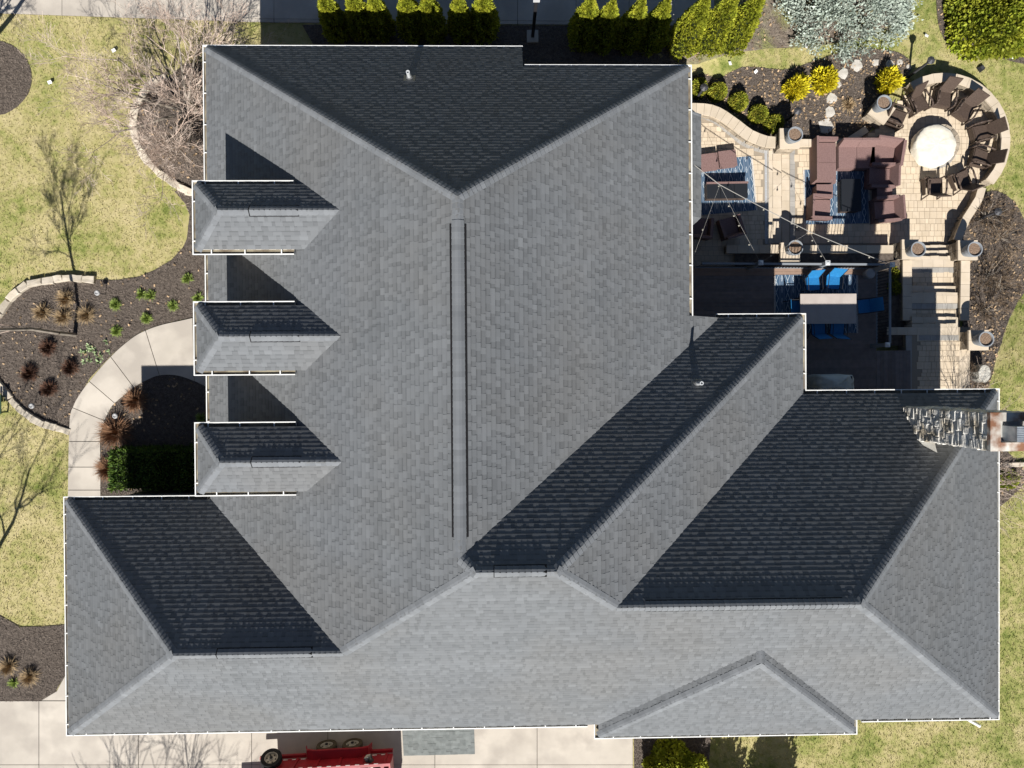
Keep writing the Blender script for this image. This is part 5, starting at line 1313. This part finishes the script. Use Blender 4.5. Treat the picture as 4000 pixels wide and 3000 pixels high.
for xw in (-.22, .72): wheel((xw, -1.22, .37), (R_(90), 0, 0), tm='tan_tyre')
wheel((-2.05, 1.20, .95), (R_(-62), 0, R_(-8)))
b = MB()
for k in range(26): b.box((random.uniform(-2, 2), random.uniform(-.85, .85), random.uniform(.75, 1.35)), (random.uniform(.2, .9), random.uniform(.1, .5), random.uniform(.03, .2)), rz=random.uniform(0, 3), tilt=random.uniform(-.4, .4))
tag(b.build('debris_load', 'cargo', tr), kind='stuff')

# ------------------------------------------------------------------ plants
def leaf_quads(C, D, size, aspect=.5, jitter=.5):
    """C centres (n,3), D outward directions (n,3)"""
    n = len(C); D = D + rng.normal(0, jitter, D.shape); D /= np.linalg.norm(D, axis=1)[:, None] + 1e-9
    r = rng.normal(0, 1, D.shape); S = np.cross(D, r); S /= np.linalg.norm(S, axis=1)[:, None] + 1e-9
    L = size * rng.uniform(.6, 1.3, n)[:, None]; w = L * aspect
    return np.stack([C - S * w * .35, C + D * L * .5 - S * w * .6, C + D * L, C + D * L * .5 + S * w * .6], 1)
def clumpy(n, k=40):
    """random unit directions with clumped density, plus a clump radius factor"""
    d = rng.normal(0, 1, (n, 3)); d /= np.linalg.norm(d, axis=1)[:, None]
    c = rng.normal(0, 1, (k, 3)); c /= np.linalg.norm(c, axis=1)[:, None]; amp = rng.uniform(-1, 1, k)
    f = (np.exp(-((1 - d @ c.T) / .05)) * amp).sum(1); return d, np.clip(f, -1, 1)
def crown_trunk(t, h, r=.04):
    b = MB(); b.tube((0, 0, -.05), (0, 0, h), r, r * .5, 7); b.build('trunk', 'bark', t)
def arborvitae(label, x, y, h, r, seed, group='arborvitae hedge by the north drive', n=7500, mat='arborvitae_leaf'):
    z0 = float(terrain(x, y)); t = thing('arborvitae', label, 'arborvitae', (x, y, z0), 0, group); crown_trunk(t, h * .6)
    u = rng.random(n); zz = u ** .8; prof = r * np.clip(1 - zz ** 1.7, 0.03, 1) * np.minimum(1, .72 + zz * 1.6)
    a = rng.uniform(0, 2 * math.pi, n); lob = 1 + .13 * np.sin(a * 5 + seed) + .10 * np.sin(a * 9 + zz * 14 + seed * 2) + .07 * np.sin(zz * 32 + a * 3)
    rr = prof * lob * (1 - .28 * rng.random(n) ** 2)
    C = np.stack([rr * np.cos(a), rr * np.sin(a), .06 + zz * h * .97], 1); D = np.stack([np.cos(a) * .7, np.sin(a) * .7, np.full(n, .75)], 1)
    b = MB(); b.quads(leaf_quads(C, D, .10, .55, .35), rng.random(n)); b.build('crown', mat, t)
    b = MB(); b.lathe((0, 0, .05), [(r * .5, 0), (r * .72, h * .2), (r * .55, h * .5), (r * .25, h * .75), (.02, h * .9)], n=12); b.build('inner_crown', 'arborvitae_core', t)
AV = [(U(px_, 15, 2.6)[0], 12.75 + .05 * math.sin(px_), hh_) for px_, hh_ in ((1262, 2.95), (1371, 2.75), (1454, 2.85), (1583, 3.0), (1669, 3.0), (1789, 2.8), (1888, 2.9))]
names_ = ['leftmost arborvitae of the shaded row by the drive', 'second arborvitae from the left in the shaded row', 'third arborvitae from the left in the shaded row', 'middle arborvitae of the seven in the shaded row', 'third arborvitae from the steel post in the shaded row', 'second arborvitae from the steel post in the shaded row', 'arborvitae nearest the steel post on its left side']
for k, ((x, y, h), lb) in enumerate(zip(AV, names_)): arborvitae(lb, x, y, h, .47 + .04 * math.sin(k * 2.3), k)
AV2 = [(3.18, 12.45, 3.2, 'shaded arborvitae nearest the steel post on its right side'), (3.92, 12.4, 3.0, 'second shaded arborvitae right of the steel post'), (4.88, 12.4, 3.15, 'third shaded arborvitae right of the steel post'), (5.70, 12.4, 3.3, 'half lit arborvitae where the house shadow ends'),
       (6.95, 12.4, 3.7, 'sunlit arborvitae nearest the house shadow'), (7.85, 12.45, 3.9, 'middle one of the three sunlit arborvitae'), (8.75, 12.5, 3.8, 'rightmost sunlit arborvitae beside bare soil')]
for k, (x, y, h, lb) in enumerate(AV2): arborvitae(lb, x, y, h, .52 if k < 4 else .60, k + 20, n=8500)
def shrub(name, label, px, rx, ry, h, mat, n, leaf, group=None, cat='shrub', aspect=.5, jit=.45, core='arborvitae_core', rough=.16, base=0.0, pts=None, droop=0, sub=0):
    p = UG(*px) if pts is None else np.array(pts); t = thing(name, label, cat, p, 0, group); crown_trunk(t, h * .5, .03)
    d, f = clumpy(n, 60); d[:, 2] = np.abs(d[:, 2]) if base == 0 else d[:, 2]
    rad = (1 + rough * f) * (1 - .22 * rng.random(n) ** 2)
    C = np.stack([d[:, 0] * rx * rad, d[:, 1] * ry * rad, base + d[:, 2] * h * rad + .03], 1); D = d.copy(); D[:, 2] += .25
    b = MB(); b.quads(leaf_quads(C, D, leaf, aspect, jit), np.clip(.5 + .35 * f + rng.normal(0, .22, n), 0, 1)); b.build('crown', mat, t)
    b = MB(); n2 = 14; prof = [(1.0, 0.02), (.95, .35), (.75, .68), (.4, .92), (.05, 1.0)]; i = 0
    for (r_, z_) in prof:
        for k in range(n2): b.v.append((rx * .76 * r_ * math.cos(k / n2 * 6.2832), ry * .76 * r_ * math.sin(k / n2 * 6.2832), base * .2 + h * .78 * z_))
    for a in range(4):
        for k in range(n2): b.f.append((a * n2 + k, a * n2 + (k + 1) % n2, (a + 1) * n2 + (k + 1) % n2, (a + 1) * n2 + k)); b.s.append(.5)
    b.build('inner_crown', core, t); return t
BX = [((2722, 350), 'clipped round bush partly hidden by the house gutter'), ((2796, 368), 'clipped round bush second from the house gutter'), ((2878, 404), 'clipped round bush in the middle of the curved row'), ((2954, 452), 'clipped round bush fourth from the house gutter'), ((3016, 490), 'clipped round bush nearest the stone pillar')]
for px, lb in BX: shrub('round_bush', lb, (px[0], px[1]), .335, .335, .58, 'boxwood_leaf', 3000, .065, 'clipped round bushes along the curved wall', rough=.07)
for px, lb, r in (((3098, 352), 'yellow bush left beside the dark lantern post', .34), ((3212, 322), 'largest yellow bush in the middle of the three', .38), ((3460, 322), 'yellow bush nearest the round seat wall', .36)):
    shrub('golden_bush', lb, px, r, r, .55, 'gold_leaf', 1700, .19, 'golden yellow bushes in the rear bed', aspect=.28, jit=.35, rough=.3, core='yew_leaf')
# pale blue spreading conifer
p = UG(3290, 60); t = thing('blue_conifer', 'wide pale blue green conifer at the top edge', 'conifer', p); crown_trunk(t, .8, .09)
b = MB(); br = MB()
for k in range(200):
    a = random.uniform(0, 6.283); rr = math.sqrt(random.random()); cx, cy = rr * 2.55 * math.cos(a), .4 + rr * 2.0 * math.sin(a); hz = 1.5 * (1 - rr ** 1.6) + .25 + random.uniform(-.1, .15)
    if random.random() < .08 and rr > .3: continue
    br.tube((cx * .4, cy * .4, hz * .55), (cx, cy, hz - .05), .02, .008, 4); m = 130
    C = rng.normal(0, 1, (m, 3)) * np.array([.17, .17, .06]) + np.array([cx, cy, hz]); D = C - np.array([cx * .8, cy * .8, hz - .3]); D /= np.linalg.norm(D, axis=1)[:, None]
    b.quads(leaf_quads(C, D, .12, .4, .5), np.clip(rng.normal(random.uniform(.3, .7), .2, m), 0, 1))
b.build('crown', 'spruce_leaf', t); br.build('branch', 'bark', t)
shrub('evergreen_shrub', 'big yellow green evergreen shrub in the upper right corner', (3880, 60), 2.0, 1.75, 1.6, 'yellow_green_leaf', 15000, .16, rough=.13)
shrub('evergreen_shrub', 'evergreen shrub between the south drive and the lawn', (2610, 2985), 1.05, .85, 1.5, 'yellow_green_leaf', 9000, .13, rough=.28)
shrub('evergreen_shrub', 'tall evergreen casting a broad shadow on the south lawn', (2785, 3215), 1.15, .9, 2.6, 'yellow_green_leaf', 7000, .2, rough=.3, group='evergreens south of the lawn')
shrub('evergreen_shrub', 'second evergreen casting a broad shadow on the south lawn', (3000, 3215), 1.0, .8, 2.9, 'yellow_green_leaf', 6000, .2, rough=.35, group='evergreens south of the lawn')
shrub('evergreen_shrub', 'small yellow green shrub beside the white gutter on the right', (3905, 1866), .55, .36, .5, 'yellow_green_leaf', 2200, .10, rough=.2)
for k, (px, lb) in enumerate((((3462, 1075), 'shaded round bush beside the tall deck post'), ((3466, 1130), 'shaded round bush next to the stair wall'))): shrub('round_bush', lb, px, .36, .36, .6, 'boxwood_leaf', 1800, .08, 'shaded bushes between deck and stairs', rough=.08)
# yew hedge by the front walk
px0 = U(560, 1830, .0)
t = thing('yew_hedge', 'dark clipped yew hedge in the corner by the front walk', 'hedge', U(610, 1840)); o = np.array(t.location); n = 11000
pts = rng.random((n, 3)); x0, x1, y0, y1 = U(492, 1800)[0] - o[0], 3.2, U(600, 1900)[1] - o[1], U(600, 1752)[1] - o[1]
fside = rng.integers(0, 4, n); hh = .95
X_ = x0 + pts[:, 0] * (x1 - x0); Y_ = y0 + pts[:, 1] * (y1 - y0); Z_ = pts[:, 2] * hh
top = fside < 2; Z_[top] = hh + .05 * np.sin(X_[top] * 5) + rng.normal(0, .04, top.sum()); s2 = fside == 2; X_[s2] = x0 + rng.normal(0, .05, s2.sum()); s3_ = fside == 3; Y_[s3_] = y1 + rng.normal(0, .05, s3_.sum())
C = np.stack([X_, Y_, Z_], 1); D = np.stack([(X_ < x0 + .15) * -1.0, (Y_ > y1 - .1) * .8, np.full(n, .6)], 1)
b = MB(); b.quads(leaf_quads(C, D, .11, .35, .5), rng.random(n)); b.build('crown', 'yew_leaf', t)
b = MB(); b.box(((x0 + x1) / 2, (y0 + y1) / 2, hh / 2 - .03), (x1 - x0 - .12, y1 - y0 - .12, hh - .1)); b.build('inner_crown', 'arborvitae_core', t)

def tuft(name, label, px, n, L, spread, mat, group, cat='grass clump', w=.006, up=.9, pts=None, core=None):
    p = UG(*px); t = thing(name, label, cat, p, random.random() * 6, group)
    a = rng.uniform(0, 2 * math.pi, n); ln = rng.uniform(.05, spread, n); r0 = rng.uniform(0, .09, n) * (L / .5); l = L * rng.uniform(.5, 1.1, n)
    d = np.stack([np.cos(a) * np.sin(ln), np.sin(a) * np.sin(ln), np.cos(ln)], 1); c = np.stack([r0 * np.cos(a), r0 * np.sin(a), np.zeros(n)], 1)
    s_ = np.stack([-np.sin(a), np.cos(a), np.zeros(n)], 1) * w; mid = c + d * l[:, None] * .6; tip = c + d * l[:, None]; tip[:, 2] -= l * .22 * np.sin(ln)
    b = MB(); sh = rng.random(n); b.quads(np.stack([c - s_, c + s_, mid + s_ * .8, mid - s_ * .8], 1), sh); b.quads(np.stack([mid - s_ * .8, mid + s_ * .8, tip], 1), sh)
    b.build('blades', mat, t); return t
for k, (px, lb) in enumerate((((262, 1170), 'tan dried grass clump under the arched stone border'), ((172, 1222), 'tan dried grass clump left of the thin tree'), ((253, 1240), 'tan dried grass clump nearest the thin tree shadow'), ((343, 1232), 'tan dried grass clump right of the thin tree shadow'), ((40, 2600), 'tan dried grass clump at the left edge of the lower bed'), ((122, 2640), 'tan dried grass clump in the lower bed beside the garage'))):
    tuft('dried_grass', lb, px, 420, .46, 1.25, 'straw', 'dried grasses in the front beds', w=.007)
for k, (px, lb, L) in enumerate((((533, 1565), 'rusty brown grass clump at the shadow edge inside the walk curve', .55), ((456, 1690), 'wide rusty brown grass clump in the middle of the walk curve', .78), ((431, 1830), 'rusty brown grass clump beside the clipped yew hedge', .62))):
    tuft('rust_grass', lb, px, 900, L, 1.35, 'rust_grass', 'rusty grasses inside the walk curve', w=.007)
for px, lb in (((194, 1360), 'dark red twiggy bush nearest the pale trunk'), ((280, 1438), 'dark red twiggy bush nearest the curved walk'), ((122, 1460), 'smallest dark red twiggy bush near the stone border'), ((198, 1520), 'lowest dark red twiggy bush near the path light')):
    tuft('twiggy_bush', lb, px, 700, .42, 1.15, 'dark_red_twig', 'dark red bushes in the round bed', cat='bush', w=.008)
for px, lb, n in (((454, 1190), 'green lily clump nearest the arched stone border end', 150), ((554, 1150), 'smallest green lily clump in the front bed', 60), ((592, 1155), 'green lily clump beside the smallest one', 110), ((678, 1195), 'green lily clump nearest the middle dormer gutter', 110), ((576, 1245), 'largest green lily clump in the middle of the front bed', 190), ((459, 1294), 'green lily clump nearest the walk joint', 150), ((735, 1090), 'green lily clump between the upper and middle dormers', 130), ((775, 1164), 'green lily clump touching the house gutter', 70), ((786, 1632), 'green tuft at the foot of the house wall inside the walk curve', 60), ((56, 2665), 'small green tuft in the lower bed', 50)):
    tuft('lily_clump', lb, px, n * 2, .26, 1.3, 'lily_leaf', 'green lily clumps', cat='plant', w=.014)
for k in range(16):
    px = (362 + random.gauss(0, 26), 1374 + random.gauss(0, 26))
    tuft('sprout', 'pale green leaf sprout in the scattered group beside the curved walk', px, 10, .17, 1.3, 'sprout_leaf', 'pale green sprouts', cat='plant', w=.03)

# ------------------------------------------------------------------ bare trees
def bare_tree(label, base, h, stems, spread, seed, levels=4, kids=(3, 5), trunk_r=.09, twig='pale_twig', name='bare_tree', cat='tree', lean=.3, ratio=.62, wig=.35, minr=.0035, clear=.0, group=None, up=.25, cap=9000, rk=.75):
    r_ = random.Random(seed); t = thing(name, label, cat, base, 0, group); segs = []
    def vec(d, ang):
        a = np.array([r_.gauss(0, 1) for _ in range(3)]); a -= d * (a @ d); a /= np.linalg.norm(a) + 1e-9; v = d * math.cos(ang) + a * math.sin(ang); return v / np.linalg.norm(v)
    lim = [0]
    def grow(p, d, L, r, lv):
        if len(segs) > lim[0]: return
        n = 4 if lv > 1 else 3; q = p.copy(); pts = [(q.copy(), r)]
        for k in range(n):
            d2 = vec(d, r_.uniform(0, wig)); d2[2] += up * .25; d2 /= np.linalg.norm(d2); q = q + d2 * L / n; rr = max(r * (1 - .55 * (k + 1) / n), minr); segs.append((pts[-1][0], q.copy(), pts[-1][1], rr, lv)); pts.append((q.copy(), rr)); d = d2
        if lv == 0: return
        for k in range(r_.randint(*kids)):
            f = r_.uniform(.3, 1.0); i = min(int(f * n), n - 1); pp = pts[i][0] + (pts[i + 1][0] - pts[i][0]) * (f * n - i)
            nd = vec(d, r_.uniform(.35, .95) * spread); nd[2] += up * .3; nd /= np.linalg.norm(nd)
            grow(pp, nd, L * ratio * r_.uniform(.7, 1.2), max(pts[i + 1][1] * rk, minr), lv - 1)
    for s in range(stems):
        a = s / stems * 6.283 + r_.uniform(-.4, .4); d = np.array([math.cos(a) * lean, math.sin(a) * lean, 1.0]); d /= np.linalg.norm(d)
        lim[0] = len(segs) + cap / stems
        if clear > 0 and s == 0: segs.append((np.zeros(3), np.array([0, 0, clear]), trunk_r * 1.25, trunk_r, 99))
        grow(np.array([0, 0, clear]) + d * .05, d, h * .5 * r_.uniform(.85, 1.1), trunk_r / (1 if stems < 3 else 1.4), levels)
    bt, bc = MB(), MB()
    for p0_, p1_, r0, r1, lv in segs:
        if lv >= levels: bt.tube(p0_, p1_, r0, r1, 7, caps=False)
        else: bc.tube(p0_, p1_, r0, r1, 4 if lv > 1 else 3, r_.random(), caps=False)
    if bt.f: bt.build('trunk', 'bark', t)
    bc.build('crown', twig, t); return t
bare_tree('wide bare multi stem tree beside the upper left roof corner', UG(735, 440), 5.6, 10, 1.0, 3, levels=4, kids=(4, 6), trunk_r=.075, lean=1.15, up=.16, cap=34000, wig=.3, ratio=.58, minr=.0034)
bare_tree('thin bare tree leaning out over the left edge', UG(294, 1308), 8.6, 1, .8, 11, levels=3, kids=(10, 13), trunk_r=.065, clear=1.0, lean=.06, ratio=.40, cap=9000, up=.35, minr=.0045, rk=.38)
bare_tree('bare tree at the upper left corner over the north drive', UG(-35, 300), 7.5, 3, .9, 5, levels=3, kids=(4, 6), trunk_r=.12, clear=1.4, lean=.4, cap=9000, minr=.008, rk=.7)
bare_tree('bare tree left of the lawn beside the garage wing', UG(-70, 2390), 7.6, 3, .9, 8, levels=3, kids=(4, 6), trunk_r=.11, clear=1.4, lean=.4, cap=9000, minr=.008, rk=.7)
bare_tree('bare tree south of the drive beyond the trailer', U(590, 3640), 7.2, 3, .9, 17, levels=3, kids=(5, 7), trunk_r=.12, clear=1.4, lean=.45, cap=16000, minr=.007, rk=.6)
bare_tree('bare tree beside the chimney at the right edge', (17.0, -3.6, 0), 4.6, 4, .9, 21, levels=3, kids=(4, 6), trunk_r=.06, lean=.6, cap=4000, up=.15)
for k, (px, h, lb) in enumerate((((3850, 850), .9, 'brown bare shrub closest to the seat wall'), ((3905, 930), 1.0, 'brown bare shrub right of the potted pillar'), ((3860, 1080), .9, 'brown bare shrub beside the upper stair wall'), ((3900, 1130), .8, 'brown bare shrub next to the lawn edge'), ((3850, 1210), .7, 'brown bare shrub above the lone pillar'), ((3780, 1480), .6, 'brown bare shrub near the boulder'))):
    bare_tree(lb, UG(*px), h * 1.5, 9, 1.0, 30 + k, levels=2, kids=(5, 7), trunk_r=.02, lean=1.3, twig='brown_twig', name='bare_shrub', cat='shrub', group='brown bare shrubs by the stairs', cap=2600, up=.05, minr=.005)
bare_tree('dense bare bush in the dark corner beside the upper left gutter', UG(775, 300), 1.6, 8, 1.0, 60, levels=2, kids=(5, 7), trunk_r=.02, lean=1.0, twig='brown_twig', name='bare_shrub', cat='shrub', cap=2500, up=.05)
# crisp brown tufts in the rear bed
for px, lb in (((3310, 415), 'tan dried clump between the stepping stones and seat wall'),): tuft('dried_grass', lb, px, 260, .34, 1.35, 'straw', None, w=.01)
